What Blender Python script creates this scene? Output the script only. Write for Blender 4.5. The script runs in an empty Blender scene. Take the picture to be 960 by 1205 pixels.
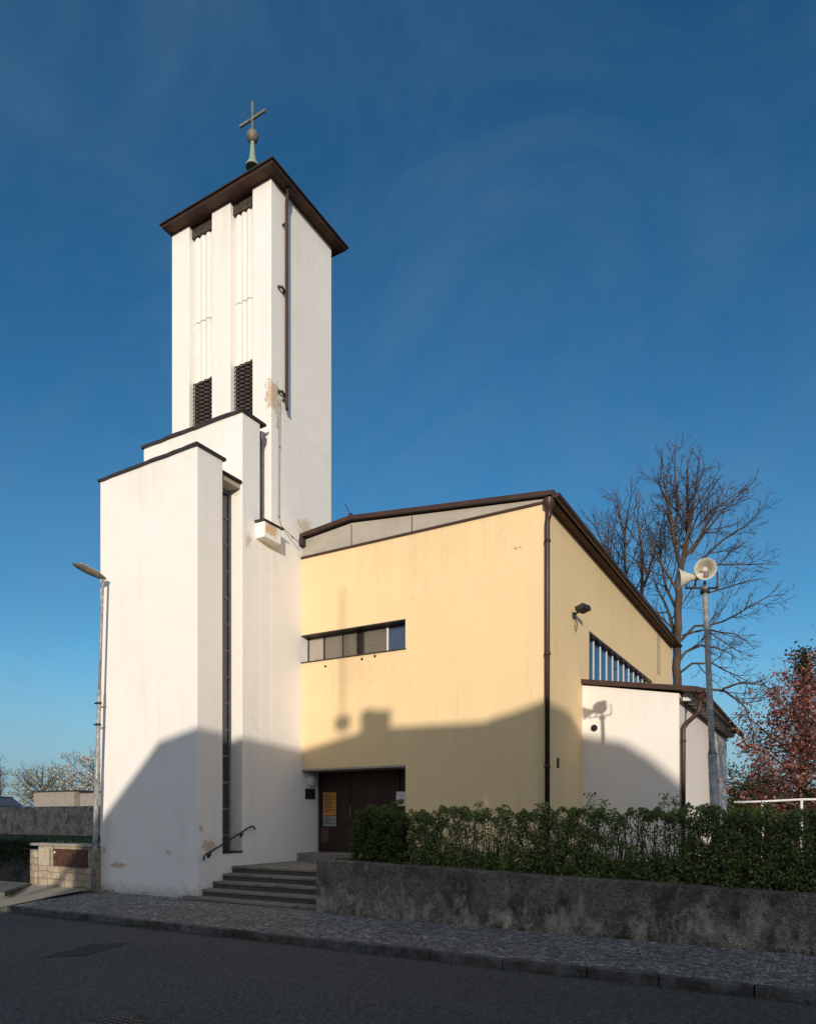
import bpy, math, random
import numpy as np
from mathutils import Vector, Matrix
R = math.radians
random.seed(7)
S = bpy.context.scene
COL = S.collection

# ------------------------------------------------------------------ camera, sky, sun, exposure
cam_d = bpy.data.cameras.new("camera")
cam = bpy.data.objects.new("camera", cam_d); COL.objects.link(cam)
cam.location = (0, 0, 1.75)
cam.rotation_euler = (R(90), 0, R(30.1))
cam_d.sensor_fit = 'HORIZONTAL'; cam_d.sensor_width = 36.0
cam_d.lens = 36.0 * 840 / 960
cam_d.shift_x = 0.0
cam_d.shift_y = (962 - 602.5) / 960
cam_d.clip_start = 0.05; cam_d.clip_end = 3000
S.camera = cam

SUN_K, SUN_T = 0.535, 0.155            # light travels (-K, 1) on the ground and falls T per metre
toward = Vector((SUN_K, -1.0, SUN_T * math.hypot(1, SUN_K))).normalized()
sun_el = math.asin(toward.z)
W = bpy.data.worlds.new("World"); S.world = W; W.use_nodes = True
nt = W.node_tree; nt.nodes.clear()
def wn(t): return nt.nodes.new(t)
out = wn('ShaderNodeOutputWorld'); bg = wn('ShaderNodeBackground')
sky = wn('ShaderNodeTexSky'); sky.sky_type = 'NISHITA'; sky.sun_disc = False
sky.sun_elevation = sun_el
sky.sun_rotation = math.atan2(toward.x, toward.y)
sky.altitude = 300; sky.air_density = 1.0; sky.dust_density = 0.8; sky.ozone_density = 3.0
gam = wn('ShaderNodeGamma'); gam.inputs[1].default_value = 1.26
hsv = wn('ShaderNodeHueSaturation'); hsv.inputs['Saturation'].default_value = 1.10; hsv.inputs['Value'].default_value = 1.32
hsv.inputs['Hue'].default_value = 0.489
# thin cirrus
tc = wn('ShaderNodeTexCoord'); mp = wn('ShaderNodeMapping'); mp.inputs['Rotation'].default_value = (0.2, 0.5, 0.6); mp.inputs['Scale'].default_value = (1.6, 2.6, 2.2)
cn = wn('ShaderNodeTexNoise'); cn.inputs['Scale'].default_value = 1.6; cn.inputs['Detail'].default_value = 8; cn.inputs['Roughness'].default_value = 0.6; cn.inputs['Distortion'].default_value = 0.9
cr = wn('ShaderNodeMapRange'); cr.inputs[1].default_value = 0.42; cr.inputs[2].default_value = 0.85; cr.inputs[3].default_value = 0; cr.inputs[4].default_value = 0.28
cm = wn('ShaderNodeMix'); cm.data_type = 'RGBA'; cm.inputs[7].default_value = (2.2, 3.6, 5.2, 1)
nt.links.new(tc.outputs['Generated'], mp.inputs[0]); nt.links.new(mp.outputs[0], cn.inputs['Vector'])
nt.links.new(cn.outputs[0], cr.inputs[0]); nt.links.new(cr.outputs[0], cm.inputs[0])
nt.links.new(sky.outputs[0], gam.inputs[0]); nt.links.new(gam.outputs[0], hsv.inputs['Color'])
nt.links.new(hsv.outputs[0], cm.inputs[6])
# pale air low over the horizon, and a bright veil added to the unseen sunward sky to fill the shadows
def wmath(op, a, b):
    x = wn('ShaderNodeVectorMath'); x.operation = op; nt.links.new(a, x.inputs[0]); x.inputs[1].default_value = b; return x
def wrange(v, a, b, c, d):
    x = wn('ShaderNodeMapRange'); x.interpolation_type = 'SMOOTHSTEP'; nt.links.new(v, x.inputs[0])
    for i, q in enumerate((a, b, c, d)): x.inputs[i+1].default_value = q
    return x.outputs[0]
def wmix(f, a, col):
    x = wn('ShaderNodeMix'); x.data_type = 'RGBA'; nt.links.new(f, x.inputs[0]); nt.links.new(a, x.inputs[6]); x.inputs[7].default_value = (*col, 1); return x.outputs[2]
up_ = wmath('DOT_PRODUCT', tc.outputs['Generated'], (0, 0, 1)).outputs['Value']
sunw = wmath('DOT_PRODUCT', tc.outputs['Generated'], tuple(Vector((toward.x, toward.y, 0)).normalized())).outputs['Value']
c_ = wmix(wrange(up_, 0.0, 0.26, 0.8, 0.0), cm.outputs[2], (3.0, 5.1, 7.2))
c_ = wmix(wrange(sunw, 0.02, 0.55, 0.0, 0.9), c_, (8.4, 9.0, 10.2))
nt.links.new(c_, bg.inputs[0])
bg.inputs[1].default_value = 0.07
nt.links.new(bg.outputs[0], out.inputs[0])

sd = bpy.data.lights.new("sun", 'SUN'); sd.energy = 3.4; sd.angle = R(0.5); sd.color = (1.0, 0.885, 0.745)
sun = bpy.data.objects.new("sun", sd); COL.objects.link(sun)
sun.rotation_euler = (-toward).to_track_quat('-Z', 'Y').to_euler(); sun.location = (30, -60, 30)

S.view_settings.view_transform = 'Standard'; S.view_settings.look = 'None'
S.view_settings.gamma = 1; S.view_settings.exposure = 0.14
S.view_settings.use_curve_mapping = False
S.render.engine = 'CYCLES'

# ------------------------------------------------------------------ mesh builder
class MB:
    def __init__(s): s.v = []; s.f = []; s.sm = []
    def add(s, vs, fs, smooth=False):
        o = len(s.v); s.v += [tuple(p) for p in vs]
        for f in fs: s.f.append(tuple(i + o for i in f)); s.sm.append(smooth)
        return s
    def box(s, x0, x1, y0, y1, z0, z1):
        if x0 > x1: x0, x1 = x1, x0
        if y0 > y1: y0, y1 = y1, y0
        vs = [(x0,y0,z0),(x1,y0,z0),(x1,y1,z0),(x0,y1,z0),(x0,y0,z1),(x1,y0,z1),(x1,y1,z1),(x0,y1,z1)]
        return s.add(vs, [(0,3,2,1),(4,5,6,7),(0,1,5,4),(1,2,6,5),(2,3,7,6),(3,0,4,7)])
    def obox(s, c, ux, uy, uz, hx, hy, hz):
        c = Vector(c); ux = Vector(ux).normalized(); uy = Vector(uy).normalized(); uz = Vector(uz).normalized()
        vs = [c + ux*a*hx + uy*b*hy + uz*d*hz for d in (-1,1) for (a,b) in ((-1,-1),(1,-1),(1,1),(-1,1))]
        return s.add(vs, [(0,3,2,1),(4,5,6,7),(0,1,5,4),(1,2,6,5),(2,3,7,6),(3,0,4,7)])
    def prism(s, poly, ext):                       # 3D polygon (counter-clockwise against ext) swept by ext
        n = len(poly); e = Vector(ext); a = [Vector(p) for p in poly]; b = [p + e for p in a]
        fs = [tuple(reversed(range(n))), tuple(range(n, 2*n))] + [(i, (i+1)%n, n+(i+1)%n, n+i) for i in range(n)]
        return s.add(a + b, fs)
    def tube(s, path, rad, n=8, cap=True, smooth=True):
        P = [Vector(p) for p in path]; m = len(P)
        if not hasattr(rad, '__len__'): rad = [rad]*m
        up = None; base = len(s.v); vs = []; fs = []
        for i in range(m):
            t = (P[min(i+1,m-1)] - P[max(i-1,0)])
            if t.length < 1e-9: t = Vector((0,0,1))
            t.normalize()
            if up is None:
                up = Vector((0,0,1)) if abs(t.z) < .9 else Vector((1,0,0))
            u = t.cross(up)
            if u.length < 1e-6: u = t.orthogonal()
            u.normalize(); w = u.cross(t).normalized(); up = w
            for k in range(n):
                a = 2*math.pi*k/n
                vs.append(P[i] + (u*math.cos(a) + w*math.sin(a))*rad[i])
        for i in range(m-1):
            for k in range(n):
                fs.append((i*n+k, i*n+(k+1)%n, (i+1)*n+(k+1)%n, (i+1)*n+k))
        s.add(vs, fs, smooth)
        if cap:
            s.f.append(tuple(base+k for k in reversed(range(n)))); s.sm.append(False)
            s.f.append(tuple(base+(m-1)*n+k for k in range(n))); s.sm.append(False)
        return s
    def lathe(s, c, axis, prof, n=24, smooth=True):  # prof: (distance along axis, radius)
        c = Vector(c); a = Vector(axis).normalized()
        return s.tube([c + a*d for d, r in prof], [max(r, .0005) for d, r in prof], n, False, smooth) if False else s._lathe(c, a, prof, n, smooth)
    def _lathe(s, c, a, prof, n, smooth):
        u = a.orthogonal().normalized(); w = a.cross(u).normalized(); vs = []; fs = []
        for d, r in prof:
            for k in range(n):
                t = 2*math.pi*k/n; vs.append(c + a*d + (u*math.cos(t) + w*math.sin(t))*max(r, .0004))
        for i in range(len(prof)-1):
            for k in range(n): fs.append((i*n+k, i*n+(k+1)%n, (i+1)*n+(k+1)%n, (i+1)*n+k))
        return s.add(vs, fs, smooth)
    def build(s, name, m, parent=None, bevel=0):
        me = bpy.data.meshes.new(name); me.from_pydata(s.v, [], s.f); me.materials.append(m)
        me.polygons.foreach_set('use_smooth', s.sm); me.update()
        o = bpy.data.objects.new(name, me); COL.objects.link(o)
        if parent is not None:
            o.parent = parent
            p = parent; off = Vector((0,0,0))
            while p is not None: off += p.location; p = p.parent
            o.matrix_parent_inverse = Matrix.Identity(4)
            o.location = -off
        if bevel:
            b = o.modifiers.new('bevel', 'BEVEL'); b.width = bevel; b.segments = 2; b.limit_method = 'ANGLE'; b.angle_limit = R(40)
        return o
def B(x0,x1,y0,y1,z0,z1): return MB().box(x0,x1,y0,y1,z0,z1)
def thing(name, loc, label, cat, group=None):
    o = bpy.data.objects.new(name, None); COL.objects.link(o); o.location = loc
    o.empty_display_size = .2
    return tag(o, label, cat, group)
def tag(o, label, cat, group=None, kind=None):
    o['label'] = label; o['category'] = cat
    if group: o['group'] = group
    if kind: o['kind'] = kind
    return o
def struct(o): o['kind'] = 'structure'; return o

# ------------------------------------------------------------------ materials
class NT:
    def __init__(s, name):
        s.m = bpy.data.materials.new(name); s.m.use_nodes = True; s.t = s.m.node_tree
        s.b = s.t.nodes['Principled BSDF']; s.pos = None
    def n(s, t, **k):
        x = s.t.nodes.new(t)
        for a, v in k.items(): setattr(x, a, v)
        return x
    def l(s, a, b): s.t.links.new(a, b)
    def P(s):
        if s.pos is None: s.pos = s.n('ShaderNodeNewGeometry').outputs['Position']
        return s.pos
    def scaled(s, sc):
        m = s.n('ShaderNodeMapping'); m.inputs['Scale'].default_value = sc; s.l(s.P(), m.inputs[0]); return m.outputs[0]
    def noise(s, scale, detail=4, rough=.55, vec=None, dist=0):
        x = s.n('ShaderNodeTexNoise'); x.inputs['Scale'].default_value = scale; x.inputs['Detail'].default_value = detail
        x.inputs['Roughness'].default_value = rough; x.inputs['Distortion'].default_value = dist
        s.l(vec if vec is not None else s.P(), x.inputs['Vector']); return x.outputs['Fac']
    def vor(s, scale, feature='F1', vec=None, rnd=1.0):
        x = s.n('ShaderNodeTexVoronoi'); x.feature = feature; x.inputs['Scale'].default_value = scale; x.inputs['Randomness'].default_value = rnd
        s.l(vec if vec is not None else s.P(), x.inputs['Vector']); return x
    def mr(s, v, a, b, c=0., d=1., smooth=False):
        x = s.n('ShaderNodeMapRange'); x.inputs[1].default_value = a; x.inputs[2].default_value = b
        x.inputs[3].default_value = c; x.inputs[4].default_value = d; x.clamp = True
        if smooth: x.interpolation_type = 'SMOOTHSTEP'
        s.l(v, x.inputs[0]); return x.outputs[0]
    def mth(s, op, a, b=None):
        x = s.n('ShaderNodeMath', operation=op)
        for i, v in enumerate((a, b)):
            if v is None: continue
            if isinstance(v, (int, float)): x.inputs[i].default_value = v
            else: s.l(v, x.inputs[i])
        return x.outputs[0]
    def mix(s, f, a, b, mode='MIX'):
        x = s.n('ShaderNodeMix', data_type='RGBA', blend_type=mode)
        if isinstance(f, (int, float)): x.inputs[0].default_value = f
        else: s.l(f, x.inputs[0])
        for i, v in ((6, a), (7, b)):
            if isinstance(v, (tuple, list)): x.inputs[i].default_value = (*v[:3], 1)
            else: s.l(v, x.inputs[i])
        return x.outputs[2]
    def patch(s, c, r):                                  # 1 at c, 0 outside the ellipsoid
        a = s.n('ShaderNodeVectorMath', operation='SUBTRACT'); s.l(s.P(), a.inputs[0]); a.inputs[1].default_value = c
        d = s.n('ShaderNodeVectorMath', operation='DIVIDE'); s.l(a.outputs[0], d.inputs[0]); d.inputs[1].default_value = r
        e = s.n('ShaderNodeVectorMath', operation='LENGTH'); s.l(d.outputs[0], e.inputs[0])
        return s.mr(e.outputs['Value'], .0, 1., 1., 0.)
    def bump(s, h, strength=.3, dist=.01, prev=None):
        x = s.n('ShaderNodeBump'); x.inputs['Strength'].default_value = strength; x.inputs['Distance'].default_value = dist
        s.l(h, x.inputs['Height'])
        if prev is not None: s.l(prev, x.inputs['Normal'])
        return x.outputs[0]
    def fin(s, col, rough=.8, normal=None, metal=0., spec=.3):
        if isinstance(col, (tuple, list)): s.b.inputs['Base Color'].default_value = (*col[:3], 1)
        else: s.l(col, s.b.inputs['Base Color'])
        if isinstance(rough, (int, float)): s.b.inputs['Roughness'].default_value = rough
        else: s.l(rough, s.b.inputs['Roughness'])
        s.b.inputs['Metallic'].default_value = metal; s.b.inputs['Specular IOR Level'].default_value = spec
        if normal is not None: s.l(normal, s.b.inputs['Normal'])
        return s.m

def plaster(name, col, dirty, damages, bumps=.35, runs=(), base=None):
    k = NT(name)
    big = k.noise(.45, 5, .6); mid = k.noise(3.2, 5, .6); fine = k.noise(38, 3, .6)
    c = k.mix(k.mr(big, .35, .7), col, tuple(x*.93 for x in col))
    c = k.mix(k.mr(mid, .46, .72, 0, .6), c, tuple(x*y for x, y in zip(col, (.92,.9,.86))))
    c = k.mix(k.mr(fine, .3, .7, 0, .5), c, tuple(min(1, x*1.03) for x in col))
    st = k.noise(2.2, 5, .6, k.scaled((1, 1, .09)))
    c = k.mix(k.mr(st, .56, .8, 0, .3), c, dirty)
    for (ctr, r, thr, dcol, nsc) in damages:
        p = k.patch(ctr, r); nz = k.noise(nsc, 6, .65)
        q = k.mth('ADD', k.mth('MULTIPLY', p, .75), nz)
        dc = k.mix(k.mr(k.noise(nsc*3.1, 5, .7), .38, .62), dcol, tuple(min(.7, x*1.45+.05) for x in dcol))
        dc = k.mix(k.mr(k.noise(nsc*2.3, 4, .6, None, .8), .6, .68, 0, .8), dc, (.30, .27, .23))
        c = k.mix(k.mr(q, thr-.10, thr, 0, .30), c, tuple(x*.8 for x in dirty))
        c = k.mix(k.mr(q, thr, thr + .03), c, dc)
    for (ctr, r, thr, rcol, amt) in runs:
        p = k.patch(ctr, r); nz = k.noise(3.2, 6, .68, k.scaled((1.6, 1.6, .10)))
        c = k.mix(k.mr(k.mth('ADD', k.mth('MULTIPLY', p, .4), nz), thr+.02, thr+.26, 0, amt*.38), c, rcol)
    crk = k.n('ShaderNodeTexVoronoi', feature='DISTANCE_TO_EDGE'); crk.inputs['Scale'].default_value = .38
    wv = k.n('ShaderNodeTexNoise'); wv.inputs['Scale'].default_value = 2.5; wv.inputs['Detail'].default_value = 6; k.l(k.P(), wv.inputs['Vector'])
    wx = k.n('ShaderNodeMix', data_type='VECTOR'); wx.inputs[0].default_value = .35; k.l(k.P(), wx.inputs[4]); k.l(wv.outputs['Color'], wx.inputs[5]); k.l(wx.outputs[1], crk.inputs['Vector'])
    gate = k.mr(k.noise(.55, 2), .52, .60)
    c = k.mix(k.mth('MULTIPLY', k.mr(crk.outputs['Distance'], .001, .005, .16, 0), gate), c, tuple(x*.6 for x in dirty))
    if base:
        zz = k.n('ShaderNodeSeparateXYZ'); k.l(k.P(), zz.inputs[0])
        lo = k.mr(zz.outputs[2], base[0], base[1], 1, 0)
        c = k.mix(k.mr(k.mth('ADD', lo, k.mth('MULTIPLY', k.noise(4, 6, .7), .9)), .95, 1.35, 0, .6), c, tuple(x*.62 for x in dirty))
    h = k.mth('ADD', k.noise(55, 3, .6), k.mth('MULTIPLY', k.noise(1.1, 3), 1.5))
    return k.fin(c, .9, k.bump(h, bumps, .006), spec=.2)

X0, XR, XN = -11.713, -5.13, -2.859
YA, YM, YT, YY, YN = 11.096, 12.486, 13.498, 14.691, 17.448
OCHRE = (.46, .355, .25); GREYPL = (.42, .38, .33)
dmg_white = [((-11.75, 13.6, 12.15), (.45, .7, 1.0), .99, OCHRE, 9), ((-11.7, 13.75, 11.6), (.2, .3, 1.0), 1.09, OCHRE, 7),
    ((-11.45, 13.2, 8.7), (.3, .36, .36), .86, (.52, .34, .2), 6), ((-11.71, 12.7, 8.3), (.1, .3, .6), 1.06, GREYPL, 16),
    ((-11.71, 14.9, 9.3), (.1, .95, .65), 1.0, (.55,.40,.28), 10), ((-11.71, 12.4, 8.8), (.1, .35, .6), 1.16, GREYPL, 22),
    ((-14.3, 11.09, .62), (.55, .1, .14), .92, (.42, .34, .24), 9), ((-11.71, 11.45, 1.1), (.1, .45, .4), .98, (.46,.36,.25), 12),
    ((-11.71, 11.2, 1.5), (.1, .2, .25), 1.06, (.46,.36,.25), 14), ((-12.6, 11.09, .95), (.4, .1, .3), 1.17, GREYPL, 14),
    ((-11.9, 12.5, 9.4), (.25, .2, .3), 1.05, (.72,.58,.38), 9), ((-11.9, 12.3, 1.35), (.4, .4, .3), .99, (.46,.36,.25), 12),
    ((-14.8, 11.09, .95), (.25, .1, .3), 1.08, GREYPL, 14)]
M_WHITE = plaster('white_plaster', (.81, .78, .735), (.56, .51, .44), dmg_white, .45,
    [((-13.3, YA, 9.5), (2.0, .4, 1.5), .66, (.52,.48,.42), .55), ((-13.4, YM, 11.0), (2.0, .3, .8), .66, (.52,.48,.42), .5), ((X0, 12.0, 9.2), (.2, 1.6, 2.4), .68, (.50,.46,.40), .5),
     ((X0, 14.6, 16.6), (.2, 1.7, 1.6), .68, (.52,.48,.42), .5), ((-13.4, YT, 16.6), (2.2, .3, 1.5), .72, (.52,.48,.42), .5), ((X0, 12.8, 4.5), (.2, 1.6, 3.0), .74, (.52,.48,.42), .4)], (-.05, .55))
dmg_yel = [((-5.75, 14.69, 7.65), (.4, .1, .16), 1.13, (.25, .2, .12), 13), ((-8.0, 14.69, 7.2), (2.5, .1, .8), 1.42, (.45, .35, .2), 6),
    ((-9.8, 14.69, 5.3), (2.2, .1, .5), 1.40, (.4, .3, .17), 8)]
M_YEL = plaster('yellow_plaster', (.78, .59, .335), (.60, .455, .28), dmg_yel, .5,
    [((-8.4, YY, 8.2), (4, .3, 1.1), .60, (.50,.37,.20), .5), ((-10.1, YY, 5.4), (1.8, .3, .9), .60, (.46,.34,.19), .6), ((XR, 20, 8.0), (.3, 8, 1.2), .62, (.50,.37,.20), .5), ((-7, YY, 3.2), (3, .3, 3.0), .74, (.50,.38,.23), .4)], (.6, 1.8))
M_ANNEX = plaster('annex_plaster', (.78, .735, .68), (.6, .54, .46), [], .45, [((-4, YN, 4.5), (2, .3, 1.0), .64, (.5,.46,.4), .5), ((XN, 22, 4.2), (.3, 5, 1.0), .64, (.5,.46,.4), .5)], (.6, 1.9))

def simple(name, col, rough=.6, metal=0., var=.25, scale=6, bump=.15, bscale=40, spec=.4, col2=None, stretch=(1,1,1)):
    k = NT(name); v = k.scaled(stretch)
    c2 = col2 or tuple(x*(1-var*1.6) for x in col)
    c = k.mix(k.mr(k.noise(scale, 5, .65, v), .35, .7), col, c2)
    return k.fin(c, rough, k.bump(k.noise(bscale, 3, .6, v), bump, .004), metal, spec)
M_BROWN = simple('brown_metal', (.062, .028, .019), .42, 0, .3, 3, .05)
M_WOODSOF = simple('brown_soffit', (.12, .052, .028), .7, 0, .45, 5, .3, 30, stretch=(1,1,1))
M_COPING = simple('dark_flashing', (.035, .031, .027), .6, 0, .3, 5, .4, 6)
M_GREYPANEL = simple('grey_panel', (.40, .36, .30), .75, 0, .12, 2, .05)
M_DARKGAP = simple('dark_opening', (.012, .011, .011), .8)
M_LOUVER = simple('louver_slat', (.075, .058, .045), .7, 0, .5, 8)
M_GREYMET = simple('grey_metal', (.22, .21, .20), .5, .0, .3, 6)
M_GALV = simple('galvanised_metal', (.40, .385, .365), .5, .1, .4, 9, .15, 20)
M_IRON = simple('black_iron', (.03, .028, .027), .5, 0, .3, 8)
M_COPPER = simple('copper_patina', (.25, .33, .26), .6, 0, .3, 9, .2, 20, col2=(.18, .24, .17))
M_CROSS = simple('weathered_copper', (.14, .095, .065), .55, 0, .4, 12, .2, 20, col2=(.17, .21, .15))
M_FRAME = simple('window_frame', (.055, .04, .03), .5)
M_WHITEPAINT = simple('white_paint', (.72, .71, .68), .5, 0, .1, 8)
M_CREAM = simple('cream_enamel', (.58, .53, .43), .4, 0, .18, 7, .05)
M_PAPER_O = simple('orange_paper', (.55, .24, .045), .7, 0, .1, 5)
M_PAPER_G = simple('grey_paper', (.27, .27, .28), .7, 0, .1, 5)
M_PAPER_W = simple('white_paper', (.75, .73, .72), .7, 0, .05, 5)
M_RED = simple('red_print', (.35, .04, .03), .6)
M_INK = simple('dark_print', (.10, .06, .03), .7)
M_BARK = simple('bark', (.105, .075, .055), .9, 0, .35, 3, .8, 12, .1, stretch=(1,1,.25))
M_TWIG = simple('twig_bark', (.085, .062, .054), .9, 0, .3, 3, .2, 20, .1)
M_RUST = simple('rusty_brown_door', (.105, .045, .026), .65, 0, .5, 9, .3, 30)

def glass(name, col, rough=.08, wob=.02, scale=3, spec=.9):
    k = NT(name); return k.fin(k.mix(k.noise(scale, 3), col, tuple(x*.6 for x in col)), rough, k.bump(k.noise(1.7, 2), wob, .02), 0, spec)
M_GLASS = glass('dark_glass', (.03, .04, .055))
M_GLASS_WALLREFL = glass('wall_reflection_glass', (.46, .41, .34), .12, .0, 1, .6)  # pale base colour stands in for the reflected sunlit tower wall
M_GLASS_SKY = glass('sky_reflection_glass', (.035, .06, .12), .03, .0)  # blue of the reflected sky put into the base colour
k = NT('obscured_glass')
w1 = k.n('ShaderNodeTexWave', wave_type='BANDS', bands_direction='DIAGONAL'); w1.inputs['Scale'].default_value = 9; k.l(k.P(), w1.inputs[0])
M_GLASS_OBS = k.fin(k.mix(w1.outputs['Fac'], (.07, .062, .05), (.30, .265, .21)), .3, k.bump(w1.outputs['Fac'], .3, .01), 0, .5)
k = NT('frosted_glass'); M_GLASS_FROST = k.fin(k.mix(k.mr(k.noise(60, 2), .4, .6), (.09,.08,.065), (.18,.16,.125)), .35, k.bump(k.noise(60,2), .3, .005), 0, .5)

# door timber
k = NT('dark_door_timber')
pl = k.noise(5, 4, .6, k.scaled((3, 3, .12)))
sx = k.n('ShaderNodeSeparateXYZ'); k.l(k.P(), sx.inputs[0])
gr = k.mth('FRACT', k.mth('MULTIPLY', sx.outputs[0], 7.2))
c = k.mix(k.mr(pl, .35, .7), (.026, .015, .011), (.055, .031, .021)); c = k.mix(k.mr(gr, .0, .07, 1, 0), c, (.01, .007, .006))
M_DOOR = k.fin(c, .6, k.bump(k.mr(gr, 0, .08), .6, .008), 0, .3)

# exposed-aggregate concrete (retaining wall)
def concrete(name, dark, light, top=(.4, .4), pale=.5, agg=70, moss=(.055, .06, .03)):
    k = NT(name)
    v = k.vor(agg); cell = k.n('ShaderNodeSeparateColor'); k.l(v.outputs['Color'], cell.inputs[0])
    c = k.mix(cell.outputs[0], dark, tuple(x*2.3 for x in dark))
    c = k.mix(k.mr(k.noise(2.1, 6, .7), .45, .65), c, tuple(x*.55 for x in dark))
    st = k.noise(4.6, 9, .78, k.scaled((1, 1, .55)), .2)
    zz = k.n('ShaderNodeSeparateXYZ'); k.l(k.P(), zz.inputs[0])
    low = k.mr(zz.outputs[2], top[0], top[1], 1, 0)
    f = k.mr(k.mth('ADD', st, k.mth('MULTIPLY', low, .13)), .57, .74, 0, pale)
    c = k.mix(f, c, light)
    c = k.mix(k.mr(k.noise(5, 5, .7), .56, .7, 0, .6), c, moss)
    h = k.mth('ADD', v.outputs['Distance'], k.mth('MULTIPLY', k.noise(6, 6, .7), 1.2))
    return k.fin(c, .95, k.bump(h, .8, .02), 0, .15)
M_RETAIN = concrete('retaining_concrete', (.100, .084, .070), (.40, .35, .29), (.15, .75), .9, 45)
M_DARKSTONE = concrete('dark_stone', (.040, .037, .034), (.13, .12, .11), (.0, .6), .5, 25)
M_PEBBLE = concrete('pebble_dash', (.19, .165, .14), (.30, .27, .23), (.5, 2.2), .4, 18, (.13,.11,.09))
k = NT('step_stone'); v = k.vor(90); c = k.mix(v.outputs['Distance'], (.17, .155, .135), (.30, .275, .24)); c = k.mix(k.mr(k.noise(3, 6, .7), .45, .7), c, (.11, .10, .085))
M_STEP = k.fin(c, .9, k.bump(k.noise(30, 5, .7), .5, .01), 0, .2)
k = NT('riser_stone'); c = k.mix(k.noise(18, 5, .7), (.055, .05, .043), (.12, .108, .09))
M_RISER = k.fin(c, .9, k.bump(k.noise(30, 5, .7), .5, .01), 0, .2)

# ground materials
k = NT('asphalt')
v = k.vor(110); c = k.mix(v.outputs['Distance'], (.060, .057, .055), (.175, .168, .16))
c = k.mix(k.mr(k.noise(.5, 5, .6), .35, .7), c, (.090, .087, .083)); c = k.mix(k.mr(k.noise(260, 2), .62, .75, 0, .6), c, (.17, .17, .165))
gr_ = k.noise(30, 4, .85); c = k.mix(k.mr(gr_, .38, .6), (.030,.031,.034), c); c = k.mix(k.mr(gr_, .56, .68, 0, .7), c, (.24,.235,.23)); lw = k.noise(.9, 4, .6, k.scaled((.25, 2.2, 1))); c = k.mix(k.mr(lw, .55, .7, 0, .3), c, (.10,.10,.098))
M_ASPH = k.fin(c, .88, k.bump(k.mth('ADD', v.outputs['Distance'], k.noise(40, 4, .7)), .7, .012), 0, .3)
k = NT('patched_asphalt'); v = k.vor(90); c = k.mix(v.outputs['Distance'], (.016, .016, .017), (.045, .045, .046)); M_PATCH = k.fin(c, .85, k.bump(v.outputs['Distance'], .5, .01))
k = NT('setts'); v1 = k.vor(13, 'DISTANCE_TO_EDGE', rnd=.8); v2 = k.vor(13, 'F1', rnd=.8)
sc = k.n('ShaderNodeSeparateColor'); k.l(v2.outputs['Color'], sc.inputs[0])
c = k.mix(sc.outputs[0], (.12, .118, .115), (.42, .405, .385)); c = k.mix(k.mr(sc.outputs[1], .6, 1, 0, .7), c, (.19, .165, .14))
c = k.mix(k.mr(k.noise(1.2, 5, .65), .42, .68, 0, .6), c, (.16, .15, .14))
c = k.mix(k.mr(v1.outputs['Distance'], .01, .09, 1, 0), c, (.035, .033, .028))
M_SETTS = k.fin(c, .85, k.bump(k.mth('ADD', k.mr(v1.outputs['Distance'], 0, .25), k.mth('MULTIPLY', k.noise(60, 3), .25)), .9, .02), 0, .3)
k = NT('granite_kerb'); v = k.vor(120); sc = k.n('ShaderNodeSeparateColor'); k.l(v.outputs['Color'], sc.inputs[0])
c = k.mix(sc.outputs[0], (.07, .068, .064), (.22, .21, .20)); c = k.mix(k.mr(k.noise(3, 6, .7), .35, .6), c, (.05, .047, .041))
M_KERB = k.fin(c, .85, k.bump(k.noise(22, 5, .7), .7, .02), 0, .25)
k = NT('soil'); c = k.mix(k.noise(4, 6, .7), (.05, .04, .025), (.045, .06, .02)); M_SOIL = k.fin(c, .95, k.bump(k.noise(20, 5, .7), 1, .05), 0, .1)
k = NT('grass_ground'); c = k.mix(k.noise(1.5, 6, .7), (.045, .065, .02), (.08, .085, .035)); M_GRASSG = k.fin(c, .95, k.bump(k.noise(20, 5, .7), 1, .05), 0, .1)
k = NT('cabinet_stone'); br = k.n('ShaderNodeTexBrick'); vm = k.n('ShaderNodeMapping'); vm.inputs['Rotation'].default_value = (R(90), 0, 0); k.l(k.P(), vm.inputs[0]); nv = k.n('ShaderNodeTexNoise'); nv.inputs['Scale'].default_value = 5; k.l(k.P(), nv.inputs['Vector'])
mxv = k.n('ShaderNodeMix', data_type='VECTOR'); mxv.inputs[0].default_value = .09; k.l(vm.outputs[0], mxv.inputs[4]); k.l(nv.outputs['Color'], mxv.inputs[5]); k.l(mxv.outputs[1], br.inputs[0])
br.inputs['Scale'].default_value = 1; br.offset_frequency = 2; br.squash = 1.4; br.squash_frequency = 3; br.inputs['Brick Width'].default_value = .31; br.inputs['Row Height'].default_value = .155; br.inputs['Mortar Size'].default_value = .012
br.inputs['Color1'].default_value = (.36, .29, .20, 1); br.inputs['Color2'].default_value = (.46, .38, .28, 1); br.inputs['Mortar'].default_value = (.16, .14, .12, 1)
c = k.mix(k.mr(k.noise(6, 6, .7), .4, .7), br.outputs[0], (.25, .20, .145))
M_CABST = k.fin(c, .9, k.bump(k.mth('ADD', br.outputs['Fac'], k.mth('MULTIPLY', k.noise(25, 5, .7), -1)), -.6, .02), 0, .2)

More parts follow.
